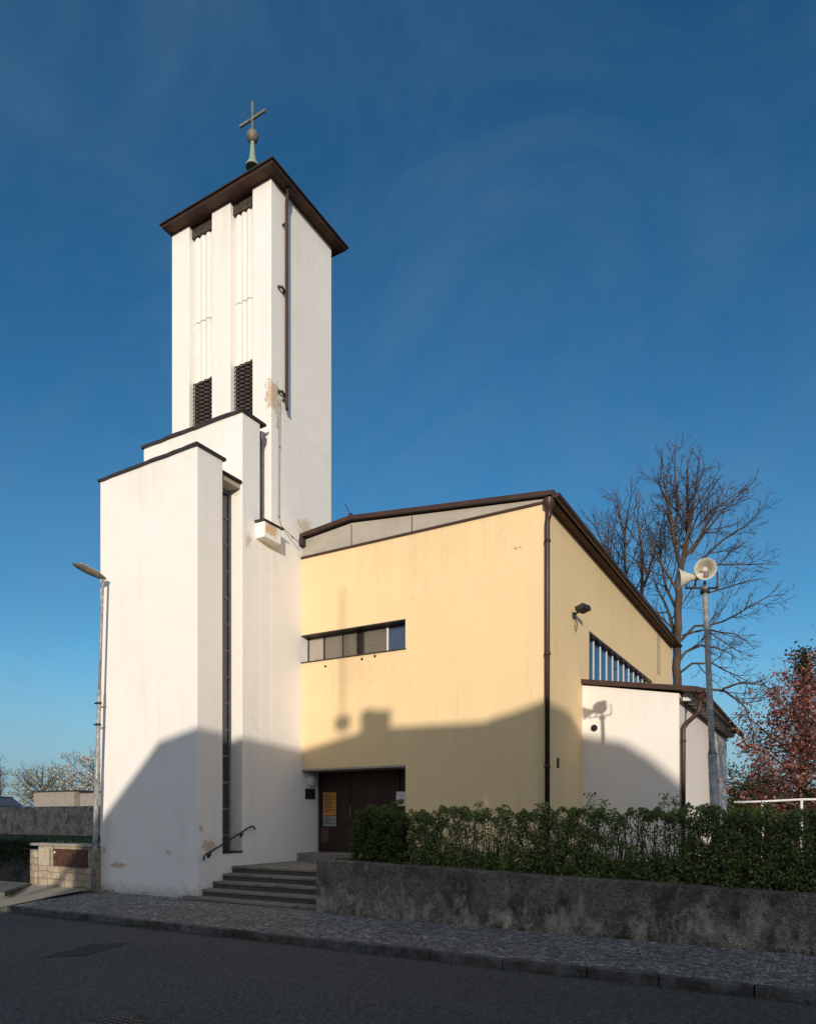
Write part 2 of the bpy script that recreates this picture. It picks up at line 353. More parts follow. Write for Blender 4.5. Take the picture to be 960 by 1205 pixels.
def leaf_mat(name, cols, trans=.25, rough=.55):
    k = NT(name)
    g = k.n('ShaderNodeNewGeometry'); rp = g.outputs['Random Per Island']
    cr = k.n('ShaderNodeValToRGB'); k.l(rp, cr.inputs[0]); e = cr.color_ramp
    e.elements[0].color = (*cols[0], 1); e.elements[1].color = (*cols[-1], 1)
    for i, cc in enumerate(cols[1:-1]): x = e.elements.new((i+1)/(len(cols)-1)); x.color = (*cc, 1)
    k.fin(cr.outputs[0], rough, None, 0, .3)
    tr = k.n('ShaderNodeBsdfTranslucent'); k.l(cr.outputs[0], tr.inputs[0])
    mx = k.n('ShaderNodeMixShader'); mx.inputs[0].default_value = trans
    o = k.t.nodes['Material Output']; k.l(k.b.outputs[0], mx.inputs[1]); k.l(tr.outputs[0], mx.inputs[2]); k.l(mx.outputs[0], o.inputs[0])
    return k.m
M_HEDGE = leaf_mat('hedge_leaves', [(.045, .08, .02), (.12, .19, .05), (.19, .27, .075), (.29, .32, .11), (.15, .11, .05)])
M_SHRUB = leaf_mat('shrub_leaves', [(.045, .075, .015), (.08, .12, .025), (.12, .15, .04)])
M_REDLEAF = leaf_mat('red_leaves', [(.11, .03, .03), (.21, .062, .055), (.29, .10, .085), (.27, .125, .085), (.48, .25, .22)])
M_CONIF = leaf_mat('conifer_needles', [(.015, .025, .012), (.03, .045, .02)])
M_YGREEN = leaf_mat('yellow_green_leaves', [(.09, .10, .018), (.17, .16, .025), (.24, .21, .04)])
M_DGREEN = leaf_mat('dark_green_leaves', [(.03, .045, .018), (.06, .075, .028)])
M_BLOSSOM = leaf_mat('white_blossom', [(.30, .28, .20), (.62, .58, .50), (.75, .72, .66)])
M_YBLOSS = leaf_mat('spring_leaves', [(.16, .15, .06), (.36, .33, .18), (.55, .50, .36)])
M_IVY = leaf_mat('ivy_leaves', [(.015, .028, .008), (.035, .055, .016)])
M_WEED = leaf_mat('weed_blades', [(.05, .07, .015), (.10, .12, .03)])

# ------------------------------------------------------------------ foliage helpers
def leaf_mesh(name, mat, pts, size, parent=None, rng=None, up=.3, aspect=.6):
    rng = rng or np.random.default_rng(1)
    n = len(pts); pts = np.asarray(pts, float)
    nrm = rng.normal(size=(n, 3)); nrm[:, 2] += up; nrm /= np.linalg.norm(nrm, axis=1)[:, None]
    a = np.cross(nrm, rng.normal(size=(n, 3))); a /= np.linalg.norm(a, axis=1)[:, None] + 1e-9
    b = np.cross(nrm, a)
    sz = size * rng.uniform(.6, 1.35, n)[:, None]
    v = np.empty((n, 4, 3)); bend = nrm * sz * .18
    v[:, 0] = pts - a*sz*.5 + bend; v[:, 1] = pts + b*sz*aspect*.5; v[:, 2] = pts + a*sz*.5 + bend; v[:, 3] = pts - b*sz*aspect*.5
    me = bpy.data.meshes.new(name)
    me.vertices.add(4*n); me.vertices.foreach_set('co', v.reshape(-1))
    me.loops.add(4*n); me.loops.foreach_set('vertex_index', np.arange(4*n, dtype=np.int32))
    me.polygons.add(n); me.polygons.foreach_set('loop_start', np.arange(0, 4*n, 4, dtype=np.int32))
    me.polygons.foreach_set('loop_total', np.full(n, 4, dtype=np.int32))
    me.update(calc_edges=True); me.materials.append(mat)
    o = bpy.data.objects.new(name, me); COL.objects.link(o)
    if parent is not None:
        o.parent = parent; o.location = -parent.location
    return o
def branch_children(mb_big, mb_small, path, r0, r1, level, rng, tips, cfg):
    """taper a limb along path and grow sub-branches from it"""
    P = [Vector(p) for p in path]; m = len(P)
    L = sum((P[i+1]-P[i]).length for i in range(m-1))
    rad = [r0 + (r1-r0)*(i/(m-1)) for i in range(m)]
    (mb_big if r0 > cfg.get('rbig', .03) else mb_small).tube(P, rad, 8 if r0 > .08 else (5 if r0 > .02 else 3), False)
    if level >= cfg['levels'] or L < cfg['minlen']:
        tips.append(P[-1]); tips.append(P[m//2]); return
    start = cfg['start'] if level == 0 else .18
    d = start * L; side = rng.random()*6.28
    while d < L * .97:
        acc = 0
        for i in range(m-1):
            sl = (P[i+1]-P[i]).length
            if acc + sl >= d: break
            acc += sl
        t = (d-acc)/max(sl, 1e-6); p = P[i].lerp(P[i+1], t); tan = (P[i+1]-P[i]).normalized()
        f = d/L
        ln = (cfg['ratio'] * (L*(1-f)*.75 + L*.25)) * rng.uniform(.7, 1.25)
        if level == 0: ln = min(ln, cfg.get('maxlen', 9))
        side += 2.4 + rng.uniform(-.5, .5)
        u = tan.orthogonal().normalized(); w = tan.cross(u)
        rd = u*math.cos(side) + w*math.sin(side)
        ang = R(rng.uniform(*cfg['angle']))
        dr = (tan*math.cos(ang) + rd*math.sin(ang)).normalized()
        rb = (r0 + (r1-r0)*f) * rng.uniform(.45, .62); rb = max(rb, cfg['rmin'])
        nseg = max(3, int(ln/cfg['seg'])); q = p.copy(); pp = [q.copy()]
        for sgm in range(nseg):
            dr = (dr + Vector((rng.normal(), rng.normal(), rng.normal()))*cfg['wob'] + Vector((0,0,cfg['up']))).normalized()
            q = q + dr*(ln/nseg); pp.append(q.copy())
        branch_children(mb_big, mb_small, pp, rb, cfg['rmin'], level+1, rng, tips, cfg)
        d += cfg['space'][min(level, len(cfg['space'])-1)] * rng.uniform(.7, 1.35)

# ================================================================== GROUND
struct(B(-400, 400, -300, 900, -2.0, -.40).build('ground', M_GRASSG))
mb = MB()
mb.add([(-120,.9,-.21),(60,.9,-.21),(60,8.62,-.21),(-120,8.62,-.21)], [(0,1,2,3)])
struct(mb.build('road', M_ASPH))
struct(MB().add([(-9.40,6.02,-.204),(-9.02,6.42,-.204),(-9.30,7.46,-.204),(-9.72,7.05,-.204)], [(0,1,2,3)]).build('road_patch', M_PATCH))
# near pavement (camera side)
struct(B(-120, 60, -6, .9, -.5, -.09).build('near_pavement', M_SETTS))
# church-side pavement: slopes gently to the kerb, drops at the driveway on the left
mb = MB()
xs = [-60, -20, -16.2, -15.2, -14.5, -12, -8, -4, 0, 12, 40]
def kz(x): return -.10 if x > -14.6 else (-.205 if x < -15.1 else -.17)
rows = []
for x in xs: rows.append([(x, 8.74, kz(x)), (x, 9.9, -.07 if x > -14.6 else -.10), (x, 11.0, -.03 - (.02 if x > -8 else 0)), (x, 11.3, -.02)])
vs = [p for r in rows for p in r]; fs = []
for i in range(len(xs)-1):
    for j in range(3): fs.append((i*4+j, (i+1)*4+j, (i+1)*4+j+1, i*4+j+1))
mb.add(vs, fs)
mb.add([(-60,8.62,-.205),(-15.2,8.62,-.205),(-15.2,8.74,-.205),(-60,8.74,-.205)], [(0,1,2,3)])
struct(mb.build('pavement', M_SETTS))
k = NT('sun_toned_drive'); M_DRIVE = k.fin(k.mix(k.noise(9, 6, .75), (.24, .21, .17), (.38, .34, .28)), .9, k.bump(k.noise(40, 4, .7), .5, .01), 0, .2)  # tone lightened to carry the sunlit strip; the sheet below tilts sunward
struct(MB().add([(-24,8.76,-.196),(-15.25,8.76,-.196),(-15.05,10.0,-.035),(-15.05,10.86,.03),(-17.45,10.90,.07),(-24,10.90,.07)], [(0,1,2,3,4,5)]).build('driveway', M_DRIVE))
# kerb stones with joints, dipping to the road at the driveway
mb = MB(); rk = random.Random(3); x = -14.55
mb.add([(-15.15,8.6,-.215),(-14.56,8.6,-.215),(-14.56,8.74,-.215),(-15.15,8.74,-.215),(-15.15,8.6,-.19),(-14.56,8.6,-.10),(-14.56,8.74,-.095),(-15.15,8.74,-.19)],
       [(4,5,6,7),(0,1,5,4),(1,2,6,5),(2,3,7,6),(3,0,4,7)])
while x < 12:
    l = rk.uniform(.75, 1.15); dz = rk.uniform(-.008, .01); dy = rk.uniform(-.012, .012)
    mb.box(x, x+l-.014, 8.60+dy, 8.735, -.3, -.088+dz); x += l
struct(mb.build('kerb', M_KERB, bevel=.012))
# raised ground round the church and the garden to the left
struct(MB().prism([(-7.95,11.02,.70),(40,11.02,.62),(40,120,.9),(-7.95,120,.9)], (0,0,-1.3)).build('church_ground', M_SOIL))
struct(MB().prism([(-120,11.25,.90),(-15.35,11.25,.90),(-15.35,120,1.4),(-120,120,1.4)], (0,0,-1.5)).build('garden_ground', M_GRASSG))
struct(MB().prism([(-150,20.3,1.45),(-25,20.3,1.45),(-25,119,1.6),(-150,119,1.6)], (0,0,-1.5)).build('yard', M_GRASSG))

# ================================================================== CHURCH
church = thing('church', (-9, 15, 0), 'modern church with a stepped white bell tower and a yellow nave behind the hedge', 'church')
# --- white tower group: three stacked volumes sharing one right-hand face
mb = MB()
mb.box(-14.95, X0, YA, 11.857, -.4, 9.84)
mb.box(-14.95, -12.13, 11.857, YM, -.4, 9.82)
mb.box(-12.13, X0, 11.857, YM, -.4, .93)
mb.box(-15.1, X0, YM, 13.098, -.4, 11.26)
mb.box(-15.1, -11.985, 13.098, YT, -.4, 11.2)
mb.box(-11.985, X0, 13.098, YT, -.4, 8.86)
D = .20
plan = [(-15.2,YT),(-14.55,YT),(-14.55,YT+D),(-13.72,YT+D),(-13.72,YT),(-13.07,YT),(-13.07,YT+D),(-12.32,YT+D),(-12.32,YT),(X0,YT),(X0,15.994),(-15.2,15.994)]
mb.prism([(a, b, -.4) for a, b in plan], (0,0,17.9))
tower = mb.build('bell_tower', M_WHITE, church, bevel=.012)
# folded plaster ribs in the two recesses, louvres below them
def ribs(xa, xb, z0, z1, n=4):
    m = MB(); w = (xb-xa)/n; pts = []
    yb = YT+D-.03; yf = YT+D-.085
    for i in range(n):
        pts += [(xa+i*w+.003, yb), (xa+i*w+w*.72, yf), (xa+(i+1)*w-.003, yf+.012), (xa+(i+1)*w-.001, yb)]
    pts += [(xb, YT+D+.06), (xa, YT+D+.06)]
    zs = sorted([z0, 14.92, z1])
    m.prism([(a, b, z0) for a, b in pts], (0,0,14.90-z0))
    m.prism([(a, b, 14.925) for a, b in pts], (0,0,z1-14.925))
    return m
for xa, xb, zl in ((-14.55, -13.72, 13.31), (-13.07, -12.32, 13.31)):
    ribs(xa+.02, xb-.02, zl, 17.17).build('rib_panel', M_WHITE, tower)
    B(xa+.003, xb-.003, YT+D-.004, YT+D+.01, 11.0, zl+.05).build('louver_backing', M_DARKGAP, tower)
    B(xa+.003, xb-.003, YT+D-.10, YT+D-.003, 17.20, 17.50).build('rib_gap_shade', M_LOUVER, tower)  # dark box standing in for the shade above the rib tops
    m = MB(); z = 11.25
    while z < zl-.03:
        w = (xb-xa-.04)/4
        for i in range(4):
            xl = xa+.02+i*w
            m.add([(xl, YT+.17, z+.075),(xl+w*.3, YT+.09, z+.065),(xl+w*.3, YT+.06, z),(xl, YT+.14, z+.01)], [(0,1,2,3)])
            m.add([(xl+w*.3, YT+.09, z+.065),(xl+w, YT+.17, z+.075),(xl+w, YT+.14, z+.01),(xl+w*.3, YT+.06, z)], [(0,1,2,3)])
        z += .105
    m.build('louver', M_LOUVER, tower)
# coping flashings (slightly wavy metal)
def coping(x0, x1, y0, y1, z, o=.05, seed=1, zl=0.):
    m = MB(); r = random.Random(seed); n = 14; vs = []
    for i in range(n+1):
        t = i/n; x = x0-o+(x1-x0+2*o)*t; dz = zl*(1-t) + r.uniform(-.014, .012)
        dy = r.uniform(-.008, .008)
        for (yy, zz) in ((y0-o+dy, z-.04+dz*.6), (y0-o+dy, z+.03+dz), (y1+.02, z+.04+dz), (y1+.02, z-.03)): vs.append((x, yy, zz))
    fs = []
    for i in range(n):
        for j in range(4): fs.append((i*4+j, (i+1)*4+j, (i+1)*4+(j+1)%4, i*4+(j+1)%4))
    fs += [(0,1,2,3), (n*4+3,n*4+2,n*4+1,n*4)]
    m.add(vs, fs); return m
coping(-14.95, X0, YA, 11.90, 9.85, .05, 2, -.05).build('coping', M_COPING, tower)
coping(-15.1, X0, YM, 13.25, 11.27, .05, 5, 0).build('coping', M_COPING, tower)
# drip ends
# tall slit window between front block and middle block
B(-12.13, -12.10, 11.87, 12.48, .96, 9.55).build('slit_window', M_GLASS, tower)
m = MB(); m.box(-12.10, -12.07, 12.42, 12.484, .966, 9.435)
z = 1.3
while z < 9.4: m.box(-12.102, -12.085, 11.92, 12.42, z, z+.05); z += .62
m.box(-12.10, -12.07, 11.86, 11.92, .966, 9.435)
m.build('slit_frame', M_GREYMET, tower)
B(-12.125, X0+.03, 11.862, 12.482, .932, .965).build('slit_sill', M_COPING, tower)
m = MB(); m.prism([(-12.13,11.86,9.60),(X0+.02,11.86,9.56),(X0+.02,11.86,9.60),(-12.13,11.86,9.72)], (0,.6,0)); m.build('slit_hood', M_COPING, tower)
B(-12.12, X0-.06, 11.862, 12.478, 9.44, 9.555).build('slit_lintel', M_GREYPANEL, tower)
# hopper box closing the second notch, with downpipe above
B(X0-.2, -11.445, 12.95, 13.56, 8.42, 8.80).build('hopper_box', M_WHITE, tower, bevel=.02)
m = MB(); m.prism([(X0-.25,12.90,8.80),(-11.40,12.90,8.802),(-11.40,12.90,8.83),(X0-.25,12.90,8.86)], (0,.72,0)); m.build('hopper_lid', M_COPING, tower)
m = MB(); m.tube([(-11.87,13.30,8.85),(-11.87,13.30,10.9)], .045, 10); m.lathe((-11.86,13.30,10.88), (0,0,1), [(0,.045),(.06,.06),(.1,.1),(.25,.11),(.27,.10)], 12); m.build('notch_downpipe', M_GREYMET, tower)
# brown downpipe down the tower's right-hand face
m = MB(); px = X0+.125
m.tube([(px+.03,13.93,17.50),(px+.03,13.93,17.3),(px,13.93,17.15),(px,13.93,12.05),(px+.02,13.93,11.95)], .042, 10)
for z in (12.2, 14.9, 16.6): m.box(X0, px+.02, 13.90, 13.96, z, z+.04)
m.build('tower_downpipe', M_BROWN, tower)
for z in (14.9, 12.3): MB().tube([(X0+.02,13.72,z+.05),(X0+.10,13.80,z+.05),(X0+.11,13.90,z-.03)], .035, 6).build('pipe_bracket', M_IRON, tower)
# lightning conductor down to the nave roof
m = MB(); xw = X0+.012
m.tube([(xw,13.84,12.2),(xw,13.82,11.0),(xw,13.80,9.2),(xw,13.86,9.05),(xw,14.3,8.92),(xw,14.75,8.85),(xw,15.1,8.95)], .006, 5)
m.tube([(xw,13.78,12.2),(xw,13.75,9.3),(xw,13.72,9.22),(xw,13.9,9.0),(xw,14.6,8.66)], .005, 4)
for p in ((13.82,11.0),(13.80,9.25),(14.3,8.92)): m.box(X0, X0+.02, p[0]-.02, p[0]+.02, p[1]-.02, p[1]+.02)
m.build('lightning_conductor', M_GREYMET, tower)
# tower roof: boarded soffit, fascia, low pyramid
e = .30
xa, xb, ya, yb = -15.2-.05, X0+e, YT-e, 15.994+e
B(xa+.02, xb-.02, ya+.02, yb-.02, 17.505, 17.53).build('roof_soffit', M_WOODSOF, tower)
m = MB(); m.box(xa, xb, ya, ya+.02, 17.50, 17.565); m.box(xa, xb, yb-.02, yb, 17.50, 17.565); m.box(xa, xa+.02, ya+.02, yb-.02, 17.50, 17.565); m.box(xb-.02, xb, ya+.02, yb-.02, 17.50, 17.565)
m.build('roof_fascia', M_BROWN, tower)
cx, cy = -13.46, 14.75
m = MB(); g = .045
m.add([(xa-g,ya-g,17.567),(xb+g,ya-g,17.567),(xb+g,yb+g,17.567),(xa-g,yb+g,17.567),(xa-g,ya-g,17.60),(xb+g,ya-g,17.60),(xb+g,yb+g,17.60),(xa-g,yb+g,17.60),(cx,cy,18.5)],
      [(0,3,2,1),(0,1,5,4),(1,2,6,5),(2,3,7,6),(3,0,4,7),(4,5,8),(5,6,8),(6,7,8),(7,4,8)])
m.build('tower_roof', M_COPING, tower)
# finial
fin = MB().tube([(cx,cy,18.45),(cx,cy,19.75)], .035, 8).build('finial', M_IRON, church)
MB().lathe((cx,cy,19.52), (0,0,1), [(.02,.03),(.03,.16),(0,.185),(.05,.185),(.12,.15),(.2,.10),(.4,.075),(.62,.055),(.72,.06)], 20).build('bell_base', M_COPPER, fin)
MB().lathe((cx,cy,20.20), (0,0,1), [(0,.04),(.02,.09),(.08,.14),(.17,.165),(.26,.14),(.32,.09),(.345,.03),(.42,.02)], 20).build('ball', M_CROSS, fin)
m = MB(); m.box(cx-.03, cx+.03, cy-.025, cy+.025, 20.55, 21.33); m.box(cx-.46, cx+.46, cy-.024, cy+.024, 20.83, 20.90)
m.build('cross', M_CROSS, fin, bevel=.006)

# --- yellow nave
mb = MB()
T = 1.0
# front wall with alcove and window opening (butted boxes)
mb.box(X0+.002, -8.586, YY, YY+.35, 3.0, 5.76)
mb.box(X0+.002, -8.586, YY, YY+.35, 6.48, 8.49)
mb.box(-8.586, XR, YY, YY+1.1, -.3, 8.49)
mb.box(X0+.002, -8.586, 15.46, YY+1.1, -.3, 5.4)
mb.box(X0+.002, -8.586, YY+.35, 15.46, 3.0, 5.4)
mb.box(X0+.002, -8.586, YY+.352, YY+1.1, 5.402, 8.489)
# right wall with the ribbon window
mb.box(XR-.45, XR, YY+1.1, 18.05, -.3, 8.49)
mb.box(XR-.45, XR, 18.05, 25.82, -.3, 4.75)
mb.box(XR-.45, XR, 18.05, 25.82, 6.50, 8.49)
mb.box(XR-.45, XR, 25.82, 29.62, -.3, 8.49)
mb.box(-17, XR-.45, 29.2, 29.62, -.3, 8.49)
mb.box(-17.4, -17, 16.2, 29.62, -.3, 8.49)
nave = mb.build('nave_wall', M_YEL, church)
# gable panel above the front wall
m = MB(); m.prism([(X0+.004,YY+.02,8.50),(XR,YY+.02,8.50),(XR,YY+.02,8.58),(-10.15,YY+.02,9.10),(X0+.004,YY+.02,8.96)], (0,.2,0))
gp = m.build('gable_panel', M_GREYPANEL, nave)
B(-10.165,-10.145,YY+.012,YY+.025,8.5,9.05).build('panel_joint', M_COPING, gp); B(-8.43,-8.41,YY+.012,YY+.025,8.5,8.90).build('panel_joint', M_COPING, gp)
m = MB(); m.box(X0+.004, XR-.02, YY-.05, YY+.03, 8.47, 8.515); m.build('gable_flashing', M_BROWN, nave)
# roof: two low slopes with ridge running back from the kink
m = MB(); y0, y1 = YY-.10, 29.85
prof = [(X0+.004, 9.00), (-10.15, 9.15), (-4.90, 8.585)]
th = .10
vs = [(x,y,z) for y in (y0,y1) for (x,z) in prof] + [(x,y,z+th) for y in (y0,y1) for (x,z) in prof]
m.add(vs, [(1,0,3,4),(2,1,4,5),(6,7,10,9),(7,8,11,10),(0,1,7,6),(1,2,8,7),(4,3,9,10),(5,4,10,11),(2,5,11,8),(3,0,6,9)])
m.build('nave_roof', M_BROWN, nave)
m = MB(); yt = 16.02
m.add([(-17.6,yt,8.4),(-10.15,yt,9.15),(-10.15,29.85,9.15),(-17.6,29.85,8.4),(-17.6,yt,8.5),(-10.15,yt,9.25),(-10.15,29.85,9.25),(-17.6,29.85,8.5)], [(0,3,2,1),(4,5,6,7),(0,1,5,4),(2,3,7,6),(3,0,4,7)])
m.build('nave_roof', M_BROWN, nave)
B(X0+.002, X0+.12, YY-.12, YY+.1, 8.78, 8.98).build('roof_end_cap', M_COPING, nave)
m = MB(); m.lathe((-10.15,YY-.02,9.25), (0,0,1), [(0,.07),(.05,.06),(.08,.02)], 8); m.tube([(-10.15,YY-.02,9.3),(-10.33,YY-.02,9.6)], .01, 4); m.build('roof_rod', M_IRON, nave)
# soffit, boxed eaves and half-round gutter on the right
B(-5.128, -4.93, YY-.08, 29.8, 8.47, 8.53).build('eaves_soffit', M_WOODSOF, nave)
def gutter(p0, p1, r, mat, name, par):
    m = MB(); p0 = Vector(p0); p1 = Vector(p1); t = (p1-p0).normalized(); u = t.cross(Vector((0,0,1))).normalized(); n = 10; vs = []
    for p in (p0, p1):
        for i in range(n+1):
            a = math.pi*i/n; vs.append(p + u*math.cos(a)*r - Vector((0,0,1))*math.sin(a)*r)
        for i in range(n+1):
            a = math.pi*(n-i)/n; vs.append(p + u*math.cos(a)*(r-.008) - Vector((0,0,1))*math.sin(a)*(r-.008))
    k2 = 2*(n+1); fs = [(i, (i+1)%k2, k2+(i+1)%k2, k2+i) for i in range(k2)]
    fs += [tuple(range(n+1)), tuple(k2+i for i in reversed(range(n+1)))]
    m.add(vs, fs); return m.build(name, mat, par)
gutter((-4.85, YY-.12, 8.58), (-4.85, 29.85, 8.54), .085, M_BROWN, 'nave_gutter', nave)
# corner downpipe
m = MB(); qx, qy = -5.05, YY-.075
m.lathe((-5.02, YY-.06, 8.36), (0,0,1), [(-.22,.055),(-.05,.07),(.0,.12),(.16,.125)], 12)
m.tube([(-5.02,YY-.06,8.3),(qx,qy,8.0),(qx,qy,7.5),(qx,qy,.3)], .055, 12)
for z in (7.6, 5.2, 2.8): m.lathe((qx,qy,z), (0,0,1), [(0,.06),(0,.07),(.06,.07),(.06,.06)], 12)
m.build('nave_downpipe', M_BROWN, nave)
# front window
win = MB()
win.box(X0+.004, -8.590, YY-.02, YY+.20, 6.452, 6.478)
win = win.build('window', M_FRAME, nave)
B(X0+.004, -8.56, YY-.05, YY+.345, 5.758, 5.775).build('window_sill', M_COPING, win)
yg = YY+.27
def pane(xa, xb, mt): B(xa, xb, yg, yg+.02, 5.777, 6.47).build('pane', mt, win)
pane(X0+.01, -11.20, M_GLASS_WALLREFL); pane(-11.16, -10.60, M_GLASS_OBS); pane(-10.58, -10.15, M_GLASS_FROST); pane(-9.95, -9.26, M_GLASS_FROST); pane(-9.22, -8.60, M_GLASS_SKY)
B(-10.15, -9.95, yg+.03, yg+.05, 5.777, 6.47).build('open_gap', M_DARKGAP, win)
for xx, w in ((-11.69,.03),(-11.18,.035),(-10.59,.02),(-10.15,.025),(-9.95,.02)): B(xx-w/2, xx+w/2, yg-.03, yg+.03, 5.776, 6.43).build('mullion', M_FRAME, win)
B(X0+.005, -8.59, yg-.03, yg-.002, 6.431, 6.45).build('head_bar', M_FRAME, win)
B(-9.26, -9.22, yg-.03, yg+.03, 5.776, 6.47).build('mullion', M_WHITEPAINT, win)
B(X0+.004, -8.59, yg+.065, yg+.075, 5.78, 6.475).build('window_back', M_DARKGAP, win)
for (xx, zz) in ((-10.95,5.60),(-9.83,5.66),(-9.45,5.69)):
    MB().lathe((xx,YY-.001,zz), (0,-1,0), [(-.03,.035),(.004,.035),(.006,.0)], 8).build('wall_hole', M_DARKGAP, nave)
# alcove door
door = B(X0+.004, -8.60, 15.40, 15.45, .84, 2.99).build('door', M_DOOR, nave)
m = MB()
for xx in (X0+.06, -10.7, -9.2, -8.66): m.box(xx-.04, xx+.04, 15.375, 15.399, .85, 2.98)
m.box(X0+.01, -8.61, 15.377, 15.3985, 2.90, 2.985); m.box(X0+.11,-10.75,15.385,15.399,1.0,1.12)
m.build('door_frame', M_DOOR, door)
MB().tube([(-10.62,15.375,1.75),(-10.62,15.32,1.77),(-10.62,15.32,2.05),(-10.62,15.375,2.07)], .014, 6).build('door_handle', M_GREYMET, door)
def notice(xa, xb, za, zb, mt, lines=None, lab=None, y=15.372):
    n = B(xa, xb, y-.006, y, za, zb).build('notice', mt, door)
    if lab: n['label'] = lab
    return n
n1 = notice(-11.53, -11.10, 1.80, 2.41, M_PAPER_O, lab='orange notice pinned to the dark door')
n2 = notice(-11.53, -11.10, 1.51, 1.785, M_PAPER_G, lab='grey notice below the orange one')
n3 = notice(-11.60, -11.35, 1.07, 1.47, simple('brown_paper', (.10,.055,.045), .7), lab='small brown panel low on the door')
n4 = notice(-9.25, -8.98, 2.03, 2.39, M_PAPER_W, lab='white notice with a red mark at the right edge of the door')
for i in range(9):
    B(-11.49, -11.49+.35*(.6+.4*((i*7)%5)/4), 15.3635, 15.3655, 2.33-i*.055, 2.352-i*.055).build('print_line', M_INK, n1)
for i in range(4):
    B(-11.49, -11.49+.35*(.6+.4*((i*3)%5)/4), 15.3635, 15.3655, 1.72-i*.05, 1.738-i*.05).build('print_line', M_INK, n2)
B(-9.18, -9.04, 15.360, 15.365, 2.08, 2.2).build('red_mark', M_RED, door)
B(X0+.004, -8.59, YY+.004, 15.46, 2.955, 2.998).build('alcove_ceiling', M_GREYPANEL, nave)
# round lamp and plaque in the alcove
MB().lathe((X0,15.08,2.72), (1,0,0), [(.0,.17),(.03,.175),(.06,.165),(.10,.13),(.125,.07),(.13,0)], 24).build('alcove_lamp', M_WHITEPAINT, church)
B(X0+.001, X0+.02, 14.83, 15.24, 2.23, 2.50).build('plaque', M_IRON, church)
# handrail
hx = X0+.085
rail = MB().tube([(hx,11.204,.80),(hx,11.21,.87),(hx,11.25,.925),(hx,11.646,1.087),(hx,12.317,1.377),(hx,12.66,1.525),(hx,12.74,1.535),(hx,12.80,1.51),(hx,12.825,1.46)], .02, 8)
rail = rail.build('handrail', M_IRON, church)
for (y, z) in ((11.40,.97),(12.42,1.41)):
    m = MB(); m.tube([(hx,y,z),(hx,y+.02,z-.06),(X0+.005,y+.02,z-.07)], .012, 6); m.box(X0, X0+.01, y-.02, y+.06, z-.12, z-.03); m.build('rail_bracket', M_IRON, rail)
# ribbon window with white mullions
rw = B(XR-.14, XR-.12, 18.06, 25.81, 4.76, 6.49).build('ribbon_window', M_GLASS_SKY, nave)
for i in range(12):
    y = 18.20+.663*i; B(XR-.118, XR-.10, y-.028, y+.028, 4.76, 6.45).build('mullion', M_WHITEPAINT, rw)
m = MB(); m.box(XR-.29, XR+.012, 18.055, 25.815, 6.452, 6.497); m.box(XR-.29, XR+.012, 18.052, 18.10, 4.76, 6.45); m.build('window_frame', M_BROWN, rw)
# floodlight, vent, cable
m = MB(); m.box(XR, XR+.06, 16.62, 16.74, 6.5, 6.62); m.tube([(XR+.05,16.68,6.58),(XR+.16,16.64,6.62),(XR+.22,16.6,6.66)], .022, 6)
m.obox((XR+.27,16.58,6.66), (1,-.25,.25), (.25,1,0), (-.2,0,1), .11, .17, .055)
m.tube([(XR+.05,16.70,6.5),(XR+.09,16.76,6.34),(XR+.05,16.80,6.2),(XR+.04,16.72,6.34)], .012, 5)
m.build('floodlight', M_IRON, nave)
B(XR, XR+.02, 15.49, 15.60, 2.86, 3.08).build('wall_vent', M_DARKGAP, nave)
m = MB(); m.tube([(XR+.02,26.75,6.9),(XR+.02,26.75,8.4)], .012, 4); m.tube([(XR+.02,27.1,6.9),(XR+.02,27.1,8.4)], .010, 4); m.build('lightning_conductor', M_GREYMET, nave)
# --- white annex with a lean-to roof
mb = MB()
mb.prism([(XR+.002,YN,-.3),(XN,YN,-.3),(XN,YN,4.62),(XR+.002,YN,5.02)], (0,9.56,0))
annex = mb.build('annex_wall', M_ANNEX, church)
ya, yb = YN-.12, 27.05; xe = -2.42
def rz(x): return 5.045 - (x-XR)*.158
m = MB(); m.prism([(XR+.003,ya,rz(XR)),(xe,ya,rz(xe)),(xe,ya,rz(xe)+.11),(XR+.003,ya,rz(XR)+.11)], (0,yb-ya,0)); m.build('annex_roof', M_BROWN, annex)
y = YN+.30
while y < 26.8:
    MB().prism([(XN+.031,y,rz(XN)-.20),(XN+.20,y,rz(XN+.2)-.17),(XN+.27,y,rz(XN+.27)-.10),(XN+.27,y,rz(XN+.27)-.003),(XN+.031,y,rz(XN)-.003)], (0,.16,0)).build('rafter_end', M_WHITEPAINT, annex); y += .6
B(XN+.003, XN+.03, YN+.02, 27.0, rz(XN)-.30, rz(XN)-.17).build('wall_plate', M_BROWN, annex)
gutter((xe+.03, ya-.02, rz(xe)+.04), (xe+.03, yb+.03, rz(xe)-.02), .08, M_BROWN, 'annex_gutter', annex)
m = MB(); ax, ay = XN+.075, YN+.10
m.lathe((xe+.0, ay, rz(xe)-.12), (0,0,1), [(-.16,.05),(-.05,.06),(0,.10),(.12,.11)], 12)
m.tube([(xe,ay,rz(xe)-.2),(xe-.02,ay,rz(xe)-.40),(xe-.10,ay,rz(xe)-.52),(ax+.10,ay,rz(xe)-.66),(ax,ay,rz(xe)-.80),(ax,ay,rz(xe)-1.1),(ax,ay,.7)], .052, 12)
for z in (3.5, 1.9): m.lathe((ax,ay,z), (0,0,1), [(0,.053),(0,.066),(.05,.066),(.05,.053)], 12)
m.build('annex_downpipe', M_BROWN, annex)
MB().lathe((-4.835,YN,3.94), (0,-1,0), [(-.02,.085),(.012,.085),(.016,.07),(.0165,0)], 14).build('wall_vent', M_DARKGAP, annex)
B(XN, XN+.06, 20.5, 23.5, 1.75, 1.83).build('annex_ledge', M_GREYPANEL, annex)

